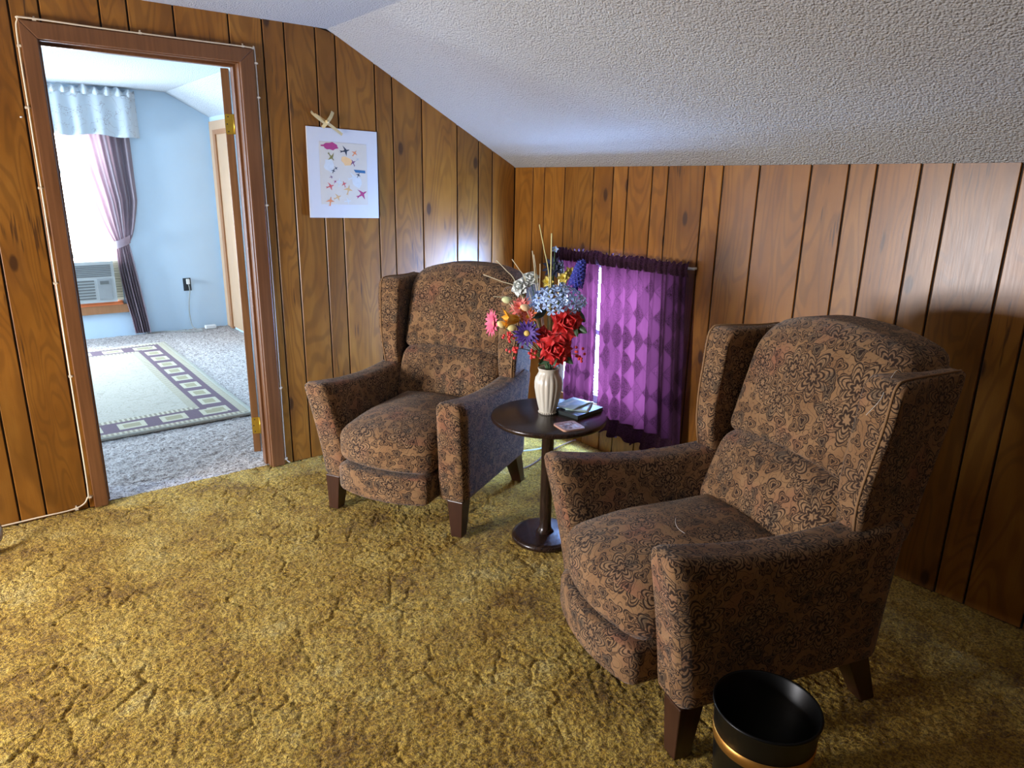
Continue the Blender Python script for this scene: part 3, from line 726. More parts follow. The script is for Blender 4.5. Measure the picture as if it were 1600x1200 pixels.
cm = {k_: plain('ink_'+k_, v, 0.7, 0.1, 60) for k_, v in cols.items()}; ck = list(cols)
BIRD = [(1.0, 0.02), (0.74, 0.13), (0.40, 0.13), (0.16, 0.50), (-0.30, 1.05), (-0.10, 0.42), (-0.12, 0.14), (-0.60, 0.08), (-1.05, 0.26), (-0.86, 0.0), (-1.05, -0.20), (-0.55, -0.10), (-0.08, -0.16), (-0.02, -0.45), (0.10, -0.95), (0.26, -0.45), (0.38, -0.13), (0.72, -0.08)]
def flat(poly, x, z, sc, ang, d): return [(x+sc*(p[0]*math.cos(ang)-p[1]*math.sin(ang)), -0.0068-d, z+sc*(p[0]*math.sin(ang)+p[1]*math.cos(ang))) for p in poly]
V = []; F = []; MI = []
def addflat(pts, c):
    b = len(V); V.extend(pts); F.append(tuple(range(b, b+len(pts)))); MI.append(ck.index(c))
def uvp(px, py): return (lerp(-0.126, 0.128, (px-295)/(703-295)), lerp(0.150, -0.150, (py-370)/(885-370)))
def blob(n, seed, ax, az):
    rs = random.Random(seed); return [(ax*math.cos(2*PI*i/n)*(0.75+0.45*rs.random()), az*math.sin(2*PI*i/n)*(0.75+0.45*rs.random())) for i in range(n)]
for (px, py, sc, ang, c) in [(512, 435, .026, .2, 'black'), (595, 450, .018, .9, 'orange'), (390, 490, .024, -.9, 'olive'), (580, 530, .018, 2.0, 'plum'), (428, 583, .011, .5, 'black'), (405, 606, .012, 1.2, 'black'), (385, 657, .010, .2, 'plum'), (417, 695, .010, .9, 'magenta'), (372, 735, .022, .3, 'red'), (450, 700, .022, 1.4, 'palegrey'), (495, 712, .016, 1.9, 'red'), (575, 655, .030, .3, 'palegrey'), (622, 632, .014, 1.0, 'black'), (530, 760, .026, 1.3, 'tan'), (648, 795, .032, .5, 'magenta'), (432, 825, .022, .4, 'tan'), (370, 860, .024, 1.4, 'orange'), (520, 855, .020, .1, 'palegrey'), (620, 500, .010, .6, 'grey')]:
    x, z = uvp(px, py); addflat(flat(BIRD, x, z, sc, ang, 0.0006), c)
x, z = uvp(395, 405); addflat(flat(blob(14, 3, 0.038, 0.019), x, z, 1, 0, 0.0004), 'magenta'); addflat(flat([(-.055, .004), (-.02, .008), (-.02, -.004), (-.055, -.002)], x, z, 1, 0, 0.0005), 'magenta')
x, z = uvp(522, 520); addflat(flat(blob(12, 5, 0.030, 0.020), x, z, 1, -.4, 0.0003), 'peach')
x, z = uvp(640, 600); addflat(flat([(-.036, .008), (.028, .006), (.029, -.008), (-.026, -.006)], x, z, 1, 0, 0.0004), 'blue')
x, z = uvp(610, 690); addflat(flat(blob(11, 8, 0.030, 0.030), x, z, 1, 0, 0.0002), 'palegrey')
x, z = uvp(370, 560); addflat(flat(blob(11, 9, 0.028, 0.034), x, z, 1, 0, 0.0002), 'palegrey')
ob('printed_birds', V, F, [cm[k_] for k_ in ck], pc, smooth=False, midx=MI)
M_PALM = plain('dried_palm', (0.62, 0.47, 0.22), 0.6, 0.2, 40)
px_ = empty('palm_cross', (-1.19, -0.010, 1.722)); tag(px_, 'small dried palm-leaf cross tucked above the bird print', 'palm cross')
def strip(name, pts, wd, up_, parent):
    P = smooth_path(pts, 5); V = []; F = []
    for i, p in enumerate(P):
        t = (P[min(i+1, len(P)-1)]-P[max(i-1, 0)]).normalized(); b = Vector((t.z, 0, -t.x)).normalized()*wd/2
        V += [p+b+Vector((0, -.0006, 0)), p-b+Vector((0, -.0006, 0)), p-b+Vector((0, .0006, 0)), p+b+Vector((0, .0006, 0))]
    for i in range(len(P)-1):
        for k_ in range(4): F.append((i*4+k_, i*4+(k_+1) % 4, (i+1)*4+(k_+1) % 4, (i+1)*4+k_))
    F += [(3, 2, 1, 0), tuple(range(len(P)*4-4, len(P)*4))]
    return ob(name, V, F, M_PALM, parent, smooth=False)
strip('long_strip', [(-0.058, -.004, 0.034), (-0.02, -.010, 0.012), (0.02, -.010, -0.012), (0.082, -.004, -0.052)], 0.014, 0, px_)
strip('folded_loop', [(-0.070, -.010, 0.046), (-0.074, -.014, 0.040), (-0.060, -.018, 0.026), (-0.015, -.016, -0.004)], 0.011, 0, px_)
strip('cross_strip', [(0.036, -.008, 0.052), (0.020, -.016, 0.026), (0.0, -.018, 0.002), (-0.022, -.010, -0.024)], 0.017, 0, px_)
ob('knot', *lathe_vf([(0.0, -.009), (0.009, -.006), (0.011, 0), (0.009, .006), (0.0, .009)], 12, cap=False), M_PALM, px_).location = (0.002, -0.014, 0.004)

# ================================================================== CABLE ROUND THE DOOR CASING
M_CABLE = plain('cream_cable', (0.70, 0.58, 0.42), 0.5, 0.05)
cb = empty('cable', (-2.405, -0.012, 0)); tag(cb, 'thin cream cable clipped around the door casing', 'cable')
def rel(pts): return [(x+2.405, y+0.012, z) for x, y, z in pts]
xo0, xo1, zo = ox0-0.004, ox1+0.005, oz+0.006
pts = [(-2.95, -0.012, 0.012), (-2.742, -0.010, 0.010), (-2.60, -0.011, 0.012), (-2.50, -0.011, 0.012), (-2.45, -0.011, 0.022), (-2.424, -0.011, 0.05), (-2.415, -0.012, 0.12), (-2.413, -0.012, 0.6), (-2.409, -0.011, 1.2), (-2.408, -0.012, 1.7), (xo0-0.004, -0.012, 1.95), (xo0+0.004, -0.014, zo-0.008), (xo0+0.03, -0.016, zo+0.003), (-2.1, -0.014, zo), (-1.8, -0.014, zo), (xo1-0.04, -0.014, zo), (xo1-0.008, -0.014, zo-0.006), (xo1+0.002, -0.012, zo-0.04), (xo1+0.002, -0.011, 1.5), (xo1+0.005, -0.011, 1.0), (xo1+0.004, -0.011, 0.5), (xo1+0.002, -0.011, 0.08), (xo1+0.006, -0.012, 0.025), (xo1+0.022, -0.013, 0.006)]
tube('wire', rel(pts), 0.0034, M_CABLE, cb, n=8, sm=6)
def clip(x, z, horiz):
    V, F = join([box_vf(x-.006, x+.006, -.018, -.001, z-.004, z+.004), box_vf(x-.0025, x+.0025, -.012, -.001, z, z+.012) if horiz else box_vf(x, x+.012, -.012, -.001, z-.0025, z+.0025)])
    ob('cable_clip', rel(V), F, M_CABLE, cb, smooth=False)
for x in (-2.345, -1.98, -1.565): clip(x, zo, True)
for z in (1.92, 1.70, 1.40, 1.02, 0.62, 0.055): clip(-2.413 if z < 1.9 else xo0-.003, z, False)
for z in (1.955, 1.81, 1.33, 0.42, 0.03): clip(xo1+.002, z, False)
clip(-2.47, 0.012, True)
pin = tag(ob('wall_pin', *lathe_vf([(0.0, -.003), (.004, -.003), (.005, 0), (.004, .002), (0, .003)], 12, cap=False), M_WHITE), 'tiny white pin head in the panel by the door casing', 'pin'); pin.location = (-2.436, -0.004, 1.665)
# bent tube foot of a stand at the edge of the photograph
M_CHROME = plain('dull_chrome', (0.42, 0.42, 0.36), 0.3, 0.1, Metallic=0.9)
M_RUBBER = plain('dark_rubber', (0.02, 0.022, 0.024), 0.7)
sd = empty('tube_stand', (-2.83, -0.24, 0)); tag(sd, 'bent grey metal tube of a floor stand beside the cream cable', 'stand')
tube('tube_leg', [(-0.10, 0.16, 0.75), (0.02, 0.125, 0.30), (0.066, 0.11, 0.11), (0.078, 0.075, 0.055), (0.062, 0.02, 0.034), (-0.02, -0.05, 0.030), (-0.14, -0.09, 0.030)], 0.009, M_CHROME, sd, n=10)
tube('tube_leg', [(-0.10, 0.16, 0.75), (-0.16, 0.125, 0.30), (-0.20, 0.11, 0.11), (-0.21, 0.075, 0.055), (-0.19, 0.0, 0.030), (-0.14, -0.09, 0.030)], 0.009, M_CHROME, sd, n=10)
ob('rubber_foot', *[q for q in lathe_vf([(0.016, 0), (0.018, .01), (0.014, .026)], 14)], M_RUBBER, sd).location = (0.05, 0.0, 0.0)
ob('rubber_foot', *[q for q in lathe_vf([(0.016, 0), (0.018, .01), (0.014, .026)], 14)], M_RUBBER, sd).location = (-0.17, -0.05, 0.0)

# ================================================================== BEDROOM THINGS
rg = NT('rug_pattern'); uv = rg.coord('Object'); x = rg.xyz(uv)   # rug centred on its own origin
RX, RY = 0.80, 1.235
ex = rg.M('SUBTRACT', RX, rg.M('ABSOLUTE', x[0])); ey = rg.M('SUBTRACT', RY, rg.M('ABSOLUTE', x[1])); e = rg.M('MINIMUM', ex, ey)
along = rg.mix(rg.M('LESS_THAN', ex, ey), rg.vec(x[0]), rg.vec(x[1])); al = rg.xyz(along)[0]
def band(lo, hi): return rg.M('MULTIPLY', rg.M('GREATER_THAN', e, lo), rg.M('LESS_THAN', e, hi))
fieldn = rg.noise(uv, 7.0, 3.0, 0.6, dist=1.5); vein = rg.M('SUBTRACT', 1.0, rg.step(rg.M('ABSOLUTE', rg.M('SUBTRACT', rg.M('FRACT', rg.M('MULTIPLY', fieldn, 5.0)), 0.5)), 0.02, 0.10))
c = rg.mix(rg.M('MULTIPLY', vein, 0.45), (0.46, 0.43, 0.36), (0.26, 0.24, 0.18))
purple, cream, olive = (0.15, 0.105, 0.135), (0.52, 0.48, 0.36), (0.34, 0.31, 0.20)
ph_ = rg.M('FRACT', rg.M('DIVIDE', al, 0.235)); blk = rg.M('MULTIPLY', rg.M('GREATER_THAN', ph_, 0.18), rg.M('LESS_THAN', ph_, 0.82))
inn = rg.M('MULTIPLY', blk, band(0.115, 0.235)); ring_ = rg.M('MULTIPLY', rg.M('MULTIPLY', rg.M('GREATER_THAN', ph_, 0.30), rg.M('LESS_THAN', ph_, 0.70)), band(0.14, 0.21))
spk = rg.step(rg.noise(uv, 90.0, 2.0), 0.5, 0.6)
zig = rg.M('GREATER_THAN', rg.M('FRACT', rg.M('DIVIDE', al, 0.028)), 0.5)
c = rg.mix(band(0.075, 0.270), c, purple); c = rg.mix(inn, c, cream); c = rg.mix(ring_, c, olive)
c = rg.mix(rg.M('MULTIPLY', band(0.270, 0.325), 1.0), c, rg.mix(rg.M('MULTIPLY', zig, 0.8), cream, (0.22, 0.19, 0.15)))
c = rg.mix(band(0.028, 0.075), c, rg.mix(rg.M('MULTIPLY', zig, 0.7), cream, (0.24, 0.20, 0.16)))
c = rg.mix(band(0.0, 0.028), c, (0.60, 0.57, 0.47))
c = rg.mix(rg.M('MULTIPLY', spk, 0.18), c, (0.2, 0.17, 0.14))
rg.bump(rg.noise(uv, 260.0, 2.0), 0.5, 0.004); M_RUG = rg.base(c, 0.95, Specular_IOR_Level=0.1)
def rugf(u, v): return (lerp(-RX, RX, u), lerp(-RY, RY, v), 0.012+0.004*math.sin(u*9+v*5)*math.sin(v*7))
V, F, UV = grid_vf(rugf, 40, 60); n0 = len(V)
edge = [j*41 for j in range(61)]; lo = [(p[0], p[1], 0.0) for p in V]
V2 = V+lo; F2 = F+[(a+n0, a+n0+41, b+n0+1, a+n0+1) for a in range(0)]
for i in range(40): F2 += [(i+1, i, i+n0, i+1+n0), (60*41+i, 60*41+i+1, 60*41+i+1+n0, 60*41+i+n0)]
for j in range(60): F2 += [(j*41, (j+1)*41, (j+1)*41+n0, j*41+n0), ((j+1)*41+40, j*41+40, j*41+40+n0, (j+1)*41+40+n0)]
rug = ob('area_rug', V2, F2, M_RUG, None, (-1.365-RX, 2.145, 0.0)); tag(rug, 'cream area rug with a purple block border on the bedroom carpet', 'rug')
# air conditioner in the window
M_AC = plain('grey_plastic', (0.40, 0.41, 0.40), 0.5, 0.04); M_ACD = plain('dark_grille', (0.12, 0.125, 0.12), 0.6); M_CREAM = plain('cream_filler', (0.80, 0.72, 0.52), 0.6, 0.04)
ac = empty('air_conditioner', (-1.885, YD, WB0)); tag(ac, 'grey window air conditioner under the bright bedroom window', 'air conditioner')
ob('body', *join([box_vf(-0.25, 0.25, -0.10, 0.16, 0.045, 0.40), box_vf(-0.26, 0.26, -0.105, -0.095, 0.04, 0.41)]), M_AC, ac, smooth=False)
ob('upper_grille', *join([box_vf(-0.235, 0.235, -0.112, -0.104, 0.275+i*0.016, 0.283+i*0.016) for i in range(7)]), M_ACD, ac, smooth=False)
ob('lower_grille', *join([box_vf(-0.235, 0.09, -0.112, -0.104, 0.075+i*0.026, 0.088+i*0.026) for i in range(7)]), M_ACD, ac, smooth=False)
ob('control_panel', *box_vf(0.115, 0.225, -0.112, -0.104, 0.065, 0.255), plain('panel_grey', (0.26, 0.27, 0.27), 0.5), ac, smooth=False)
ob('display', *box_vf(0.135, 0.205, -0.115, -0.111, 0.205, 0.235), M_ACD, ac, smooth=False)
ob('side_filler', *join([box_vf(0.255, 0.325, -0.02 + 0.006*(i % 2), 0.02, 0.045+i*0.024, 0.066+i*0.024) for i in range(15)]), M_CREAM, ac, smooth=False)
M_ORANGE = plain('orange_cloth', (0.85, 0.22, 0.07), 0.8, 0.08, 30)
def cl_(u, v): return (lerp(-2.45, -1.575, u), YD-0.055+0.10*v, 0.306+0.030*math.sin(PI*v)+0.006*math.sin(u*31)*math.sin(PI*v))
V, F, UV = grid_vf(cl_, 40, 8); lo = [(p[0], p[1], 0.302) for p in V]; n0 = len(V)
V2 = V+lo; W1 = 41; rim = [i for i in range(41)]+[j*41+40 for j in range(1, 9)]+[8*41+i for i in range(39, -1, -1)]+[j*41 for j in range(7, 0, -1)]
F2 = F+[tuple(reversed([a+n0 for a in f])) for f in F]+[(rim[i], rim[(i+1) % len(rim)], rim[(i+1) % len(rim)]+n0, rim[i]+n0)[::-1] for i in range(len(rim))]
tag(ob('rolled_cloth', V2, F2, M_ORANGE), 'orange cloth stuffed along the bedroom window sill', 'cloth')
# valance and tied-back curtain
def mat_valance():
    t = NT('floral_valance'); uv = t.coord('UV'); n = t.noise(uv, 9.0, 2.0, 0.5, dist=0.6)
    stem = t.M('SUBTRACT', 1.0, t.step(t.M('ABSOLUTE', t.M('SUBTRACT', t.M('FRACT', t.M('MULTIPLY', n, 3.0)), 0.5)), 0.012, 0.035))
    fl_ = t.M('MULTIPLY', t.step(t.noise(uv, 110.0, 1.0), 0.58, 0.64), t.step(t.noise(uv, 8.0, 1.0), 0.58, 0.66))
    c = t.mix(t.M('MAXIMUM', t.M('MULTIPLY', stem, 0.45), t.M('MULTIPLY', fl_, 0.8)), (0.52, 0.57, 0.61), (0.20, 0.15, 0.15))
    return t.base(c, 0.7, Sheen_Weight=0.2)
va = empty('valance', (0, 0, 0)); tag(va, 'pale floral gathered valance above the bedroom window', 'valance')
def vf(u, v):
    xx = lerp(-2.72, -1.262, u); z = lerp(2.125, 1.790, v)-0.010*math.sin(u*23)*v+0.03*(sst(0.90, 1, u))*(-0.4)*v
    g_ = math.sin(u*2*PI*9+0.8*math.sin(u*11)); yy = YD-0.125-0.018*g_*(0.4+0.6*v)+0.10*sst(0.95, 1, u)*(1-0.3*v)
    return (xx, yy, z)
V, F, UV = grid_vf(vf, 180, 18); M_VAL = mat_valance(); ob('skirt', V, F, M_VAL, va, uv=[(u*1.9, (1-v)*0.34) for u, v in UV])
def vh(u, v):
    xx = lerp(-2.72, -1.268, u); z = lerp(2.178+0.012*math.sin(u*2*PI*17)+0.010*math.sin(u*2*PI*7+1), 2.118, v)
    return (xx, YD-0.122-0.016*math.sin(u*2*PI*18+0.8*math.sin(u*11))-0.012*math.sin(PI*v)+0.06*sst(0.95, 1, u), z)
V, F, UV = grid_vf(vh, 220, 8); ob('ruffled_heading', V, F, M_VAL, va, uv=[(u*1.9, (1-v)*0.07+0.4) for u, v in UV])
def mat_sheer():
    t = NT('mauve_satin'); uv = t.coord('UV'); n = t.noise(uv, 60.0, 2.0)
    df = t.node('ShaderNodeBsdfPrincipled'); tl = t.node('ShaderNodeBsdfTranslucent')
    t.set(df.inputs['Base Color'], t.mix(n, (0.34, 0.275, 0.315), (0.42, 0.335, 0.375))); df.inputs['Roughness'].default_value = 0.38
    t.set(tl.inputs[0], (0.26, 0.16, 0.18, 1)); mx = t.node('ShaderNodeMixShader'); mx.inputs[0].default_value = 0.42
    t.t.links.new(df.outputs[0], mx.inputs[1]); t.t.links.new(tl.outputs[0], mx.inputs[2]); t.t.links.new(mx.outputs[0], t.out.inputs[0]); return t.m
M_SHEER = mat_sheer()
tc = empty('tied_curtain', (0, 0, 0)); tag(tc, 'mauve satin curtain tied back beside the bedroom window', 'curtain')
ZT = 0.865
def tcf(u, v):
    z = lerp(1.98, 0.012, v); tt = max(0.0, (z-ZT)/(1.98-ZT)); bb = max(0.0, (ZT-z)/ZT)
    if z >= ZT:
        k_ = tt**0.72; a = lerp(-1.578, -1.92, k_); b = lerp(-1.462, -1.345, min(1, tt*3.0)**0.6)
    else:
        k_ = min(1, bb*1.15); a = lerp(-1.578, -1.508, bb**1.2)+0.0; b = lerp(-1.462, -1.368, bb**0.85)
        a -= 0.03*math.sin(PI*min(1, bb*1.2))*0.5
    g_ = 0.010+0.020*min(1, abs(z-ZT)*3.0)
    return (lerp(a, b, u), YD-0.045-0.8*g_*math.sin(u*2*PI*6.5+1.0+0.5*math.sin(v*5))-0.010*math.sin(u*2*PI*2+v*2), z)
V, F, UV = grid_vf(tcf, 110, 70); ob('panel', V, F, M_SHEER, tc, uv=[(u*1.1, (1-v)*2.0) for u, v in UV])
def tie(u, v):
    a_ = u*2*PI; return (-1.520+0.068*math.cos(a_), YD-0.072+0.046*math.sin(a_), ZT-0.055+0.070*v+0.055*(0.5+0.5*math.cos(a_))+0.006*math.sin(PI*v))
V, F, UV = grid_vf(tie, 40, 6, closeu=True); ob('tie_band', V, F, M_SHEER, tc, uv=[(u*0.4, v*0.07) for u, v in UV])
# outlet, cord, adapter
M_BLK = plain('black_plate', (0.012, 0.014, 0.018), 0.4); M_CORD = plain('grey_cord', (0.30, 0.31, 0.29), 0.5); M_PLUG = plain('white_plug', (0.75, 0.73, 0.70), 0.4)
ol = empty('wall_outlet', (-0.990, YD, 0.440)); tag(ol, 'black outlet plate on the pale blue bedroom wall', 'outlet')
bevel_obj(ob('plate', *box_vf(-0.036, 0.036, -0.006, 0, -0.062, 0.062), M_BLK, ol, smooth=False), 0.002)
ob('receptacle', *box_vf(-0.017, 0.017, -0.008, -0.005, -0.050, -0.012), M_RUBBER, ol, smooth=False)
cdx = empty('appliance_cable', (-0.985, YD-0.03, 0.02)); tag(cdx, 'grey power cord plugged into the black outlet, trailing on the carpet', 'cord')
bevel_obj(ob('plug', *box_vf(-0.014, 0.014, -0.010, 0.022, 0.425, 0.475), M_PLUG, cdx, smooth=False), 0.004)
tube('wire', [(0, -0.004, 0.425), (0.004, -0.01, 0.36), (-0.012, 0.0, 0.24), (-0.016, 0.004, 0.10), (-0.004, -0.03, 0.0), (0.05, -0.14, -0.012), (0.02, -0.19, -0.012), (-0.08, -0.13, -0.012), (-0.25, -0.03, -0.012), (-0.42, -0.02, -0.012)], 0.0045, M_CORD, cdx)
pa = tag(ob('power_adapter', *box_vf(-0.05, 0.05, -0.03, 0.03, 0, 0.035), M_WHITE, None, (-0.835, 3.86, -0.002), smooth=False), 'small white power adapter on the bedroom carpet', 'adapter'); bevel_obj(pa, 0.006)
# cords under the table
M_WCORD = plain('white_cord', (0.72, 0.74, 0.76), 0.4)
tag(tube('white_cable', [(-0.55, -0.55, 0.008), (-0.42, -0.59, 0.008), (-0.30, -0.63, 0.008), (-0.20, -0.62, 0.008), (-0.13, -0.52, 0.01), (-0.06, -0.45, 0.06), (-0.03, -0.42, 0.22), (-0.02, -0.40, 0.40)], 0.004, M_WCORD), 'white cord on the carpet beneath the pedestal table', 'cord')
M_BCORD = plain('brown_cord', (0.20, 0.10, 0.06), 0.5)
tag(tube('brown_cord', [(-0.62, -0.80, 0.006), (-0.52, -0.80, 0.007), (-0.42, -0.77, 0.007), (-0.30, -0.71, 0.007), (-0.12, -0.66, 0.008), (-0.02, -0.65, 0.01)], 0.004, M_BCORD), 'thin brown cord on the carpet behind the chair leg', 'cord')

# ================================================================== VASE AND BOUQUET
VX, VY = -0.906, -1.405
RT = Vector((0.7528, -0.6582, 0)); FW = Vector((0.6582, 0.7528, 0)); UP = Vector((0, 0, 1))
def at(u, z, wv=0.0): return Vector((VX, VY, TZ))+RT*(u*(1-0.36*wv))-FW*wv+UP*(z+0.2*wv)
M_VASE = plain('ivory_ceramic', (0.62, 0.57, 0.47), 0.3, 0.06, 25)
vs = empty('flower_vase', (VX, VY, TZ)); tag(vs, 'fluted ivory ceramic vase holding the bouquet on the round table', 'vase')
NFL = 16
def flute(r, z, a):
    k_ = sst(0.012, 0.04, z)*(1-sst(0.150, 0.175, z)); return r*(1-0.055*k_*(0.5-0.5*math.cos(a*NFL))**1.5)
prof = [(0.0, 0.001), (0.032, 0.0), (0.034, 0.004), (0.034, 0.010), (0.035, 0.014), (0.041, 0.035), (0.049, 0.070), (0.0555, 0.105), (0.0565, 0.130), (0.053, 0.150), (0.045, 0.164), (0.0405, 0.173), (0.0405, 0.180), (0.043, 0.187), (0.0445, 0.190), (0.042, 0.192), (0.038, 0.188), (0.037, 0.176), (0.042, 0.160), (0.048, 0.13), (0.03, 0.02), (0.0, 0.015)]
V, F = lathe_vf(prof, 128, cap=False, mod=flute); ob('body', V, F, M_VASE, vs)
P = []
for i in range(26):
    a = 2*PI*i/26; v, f = lathe_vf([(0.0, -.004), (.0034, -.002), (.0042, 0), (.0034, .002), (0, .004)], 8, cap=False); P.append(([(x+.0345*math.cos(a), y+.0345*math.sin(a), z+.006) for x, y, z in v], f))
V, F = join(P); ob('beaded_foot', V, F, M_VASE, vs)

def fmat(name, a, b, rough=0.6, sc=30.0):
    t = NT(name); P_ = t.coord('Object'); n = t.noise(P_, sc, 2.0); return t.base(t.mix(n, a, b), rough, Sheen_Weight=0.1)
M_RED = fmat('red_petal', (0.62, 0.012, 0.016), (0.82, 0.050, 0.045)); M_WHITEP = fmat('white_petal', (0.66, 0.70, 0.66), (0.80, 0.82, 0.78)); M_LBLUE = fmat('pale_blue_petal', (0.30, 0.46, 0.82), (0.52, 0.66, 0.92))
M_PURP = fmat('violet_petal', (0.060, 0.022, 0.22), (0.13, 0.06, 0.36)); M_PINK = fmat('pink_petal', (0.80, 0.07, 0.17), (0.90, 0.20, 0.30)); M_CORAL = fmat('coral_petal', (0.80, 0.13, 0.12), (0.90, 0.28, 0.20))
M_ORNG = fmat('orange_petal', (0.90, 0.36, 0.015), (0.95, 0.55, 0.04)); M_YEL = fmat('yellow_petal', (0.86, 0.66, 0.06), (0.92, 0.80, 0.30)); M_NAVY = fmat('navy_petal', (0.012, 0.016, 0.045), (0.03, 0.04, 0.10))
M_ROYAL = fmat('royal_blue_petal', (0.025, 0.035, 0.32), (0.06, 0.08, 0.50)); M_LEAF = fmat('silk_leaf', (0.018, 0.050, 0.022), (0.05, 0.11, 0.045), 0.5); M_STEM = fmat('green_stem', (0.04, 0.10, 0.03), (0.08, 0.15, 0.05))
M_STRAW = fmat('straw', (0.62, 0.55, 0.34), (0.75, 0.68, 0.48)); M_EGGG = fmat('green_egg', (0.66, 0.72, 0.34), (0.76, 0.80, 0.45)); M_EGGP = fmat('peach_egg', (0.86, 0.56, 0.30), (0.90, 0.66, 0.40)); M_EGGY = fmat('yellow_egg', (0.90, 0.74, 0.25), (0.93, 0.82, 0.42)); M_EYE = fmat('yellow_eye', (0.80, 0.50, 0.08), (0.9, 0.65, 0.2)); M_DK = fmat('dark_eye', (0.02, 0.015, 0.02), (0.05, 0.03, 0.03)); M_BERRY = fmat('red_berry', (0.60, 0.02, 0.02), (0.75, 0.06, 0.05), 0.35)
def petal_me(name, L, W, cup, curl, ruf, m, nu=6, nv=6, pt=0.75):
    def fn(u, v):
        s_ = 2*u-1; wd = W*(math.sin(PI*min(1, 0.06+0.94*v)**pt)**0.6)*(1 if v < 0.999 else 0.45)
        return (curl*v*v*v-cup*s_*s_*math.sin(PI*v*0.8)+ruf*math.sin(s_*7+v*3)*v, s_*wd*0.5, L*v-0.10*L*s_*s_*v)
    V, F, UV = grid_vf(fn, nu, nv)
    n = len(V); V2 = V+[(p[0]-0.0007, p[1], p[2]) for p in V]; F2 = F+[tuple(reversed([i+n for i in f])) for f in F]
    return mesh(name, V2, F2, m)
def leaf_me(L, W):
    V, F, UV = grid_vf(lambda u, v: (0.25*W*abs(2*u-1)-0.25*L*v*v, (2*u-1)*W*0.5*math.sin(PI*(0.03+0.95*v))**0.8, L*v), 4, 8)
    n = len(V); return mesh('leaf', V+[(p[0]-0.0006, p[1], p[2]) for p in V], F+[tuple(reversed([i+n for i in f])) for f in F], M_LEAF)
LEAF = leaf_me(0.075, 0.036); LEAF2 = leaf_me(0.055, 0.030)
def axis_mat(d):
    return Vector(d).normalized().to_track_quat('Z', 'Y').to_matrix().to_4x4()
def camdir(u, wv, z): return RT*u-FW*wv+UP*z
def child(name, me, root, M_):
    o = link(name, me, root); o.matrix_local = M_; return o
def stem_to(root, pos, r=0.0022, m=None, bend=0.02):
    a = Vector((VX, VY, TZ+0.10))-pos; mid = Vector((VX, VY, TZ+0.20))+Vector((random.uniform(-.018, .018), random.uniform(-.018, .018), 0))-pos
    tube('stem', [(0, 0, 0), mid*0.45+UP*bend, mid, a], r, m or M_STEM, root, n=6, sm=4)
def flower(name, pos, d, layers, label, cat='flower', group=None, eye=None, leaves=(), stem=True):
    root = empty(name, pos); tag(root, label, cat, group); A_ = axis_mat(d)
    for (me, n, tilt, off, r0) in layers:
        for i in range(n):
            th = 2*PI*(i+off)/n+random.uniform(-.08, .08); tl = math.radians(tilt+random.uniform(-4, 4))
            child('petal', me, root, A_ @ Matrix.Rotation(th, 4, 'Z') @ Matrix.Translation((r0, 0, 0)) @ Matrix.Rotation(tl, 4, 'Y'))
    if eye:
        r, h_, m = eye; V, F = lathe_vf([(r, -0.002), (r*1.02, h_*0.4), (r*0.75, h_*0.85), (0.0, h_)], 16, cap=False); o = child('flower_centre', mesh('flower_centre', V, F, m), root, A_)
    for (ld, me) in leaves: child('leaf', me, root, Matrix.Translation(Vector(ld)*0.012) @ axis_mat(ld))
    if stem: stem_to(root, Vector(pos))
    return root
def rose_layers(m, k):
    a = petal_me('petal', 0.030*k, 0.030*k, 0.012*k, -0.004*k, 0.001*k, m); b = petal_me('petal', 0.041*k, 0.044*k, 0.013*k, 0.004*k, 0.0015*k, m); c = petal_me('petal', 0.052*k, 0.056*k, 0.010*k, 0.014*k, 0.003*k, m); d_ = petal_me('petal', 0.060*k, 0.062*k, 0.006*k, 0.018*k, 0.004*k, m)
    return [(a, 3, 6, 0, .004*k), (a, 4, 20, .4, .007*k), (b, 4, 34, .2, .007*k), (b, 5, 48, .6, .007*k), (c, 5, 62, .1, .006*k), (d_, 6, 80, .5, .005*k)]
RL = rose_layers(M_RED, 1.13)
flower('rose', at(0.066, 0.375, 0.075), camdir(0.25, 1, 0.35), RL, 'open red silk rose, upper of the two large ones', group='red silk roses', leaves=[(camdir(0.9, 0.2, -0.35), LEAF), (camdir(0.8, 0.5, -0.8), LEAF2)])
flower('rose', at(0.026, 0.272, 0.095), camdir(0.10, 1, 0.10), RL, 'open red silk rose hanging just over the vase rim', group='red silk roses', leaves=[(camdir(-0.7, 0.3, -0.7), LEAF), (camdir(0.05, 0.5, -1), LEAF2), (camdir(0.75, -0.1, -0.65), LEAF)])
flower('rose', at(-0.030, 0.318, 0.050), camdir(-0.5, 1, 0.3), rose_layers(M_RED, 0.72), 'smaller red silk rose between the violet daisy and the large roses', group='red silk roses')
ray = lambda L, W, m, cu=0.0: petal_me('petal', L, W, 0.0015, cu, 0.0005, m, 3, 4, 0.9)
flower('daisy', at(-0.092, 0.330, 0.080), camdir(-0.05, 1, 0.15), [(ray(.050, .013, M_PURP, .004), 17, 74, 0, .008), (ray(.038, .011, M_PURP, .002), 14, 62, .5, .007)], 'violet silk daisy with a dark ring and yellow centre', eye=(0.012, 0.008, M_EYE))
o = bpy.data.objects['daisy']; child('dark_ring', mesh('dark_ring', *lathe_vf([(0.020, -0.001), (0.020, 0.003), (0.010, 0.005), (0.0, 0.004)], 20, cap=False), M_DK), o, axis_mat(camdir(-0.05, 1, 0.15)))
flower('gerbera', at(-0.222, 0.366, 0.02), camdir(-0.85, 0.55, 0.1), [(ray(.052, .015, M_PINK, .008), 15, 66, 0, .008), (ray(.042, .012, M_PINK, .004), 12, 50, .5, .007)], 'bright pink silk gerbera leaning out of the bouquet', eye=(0.011, 0.007, M_CORAL))
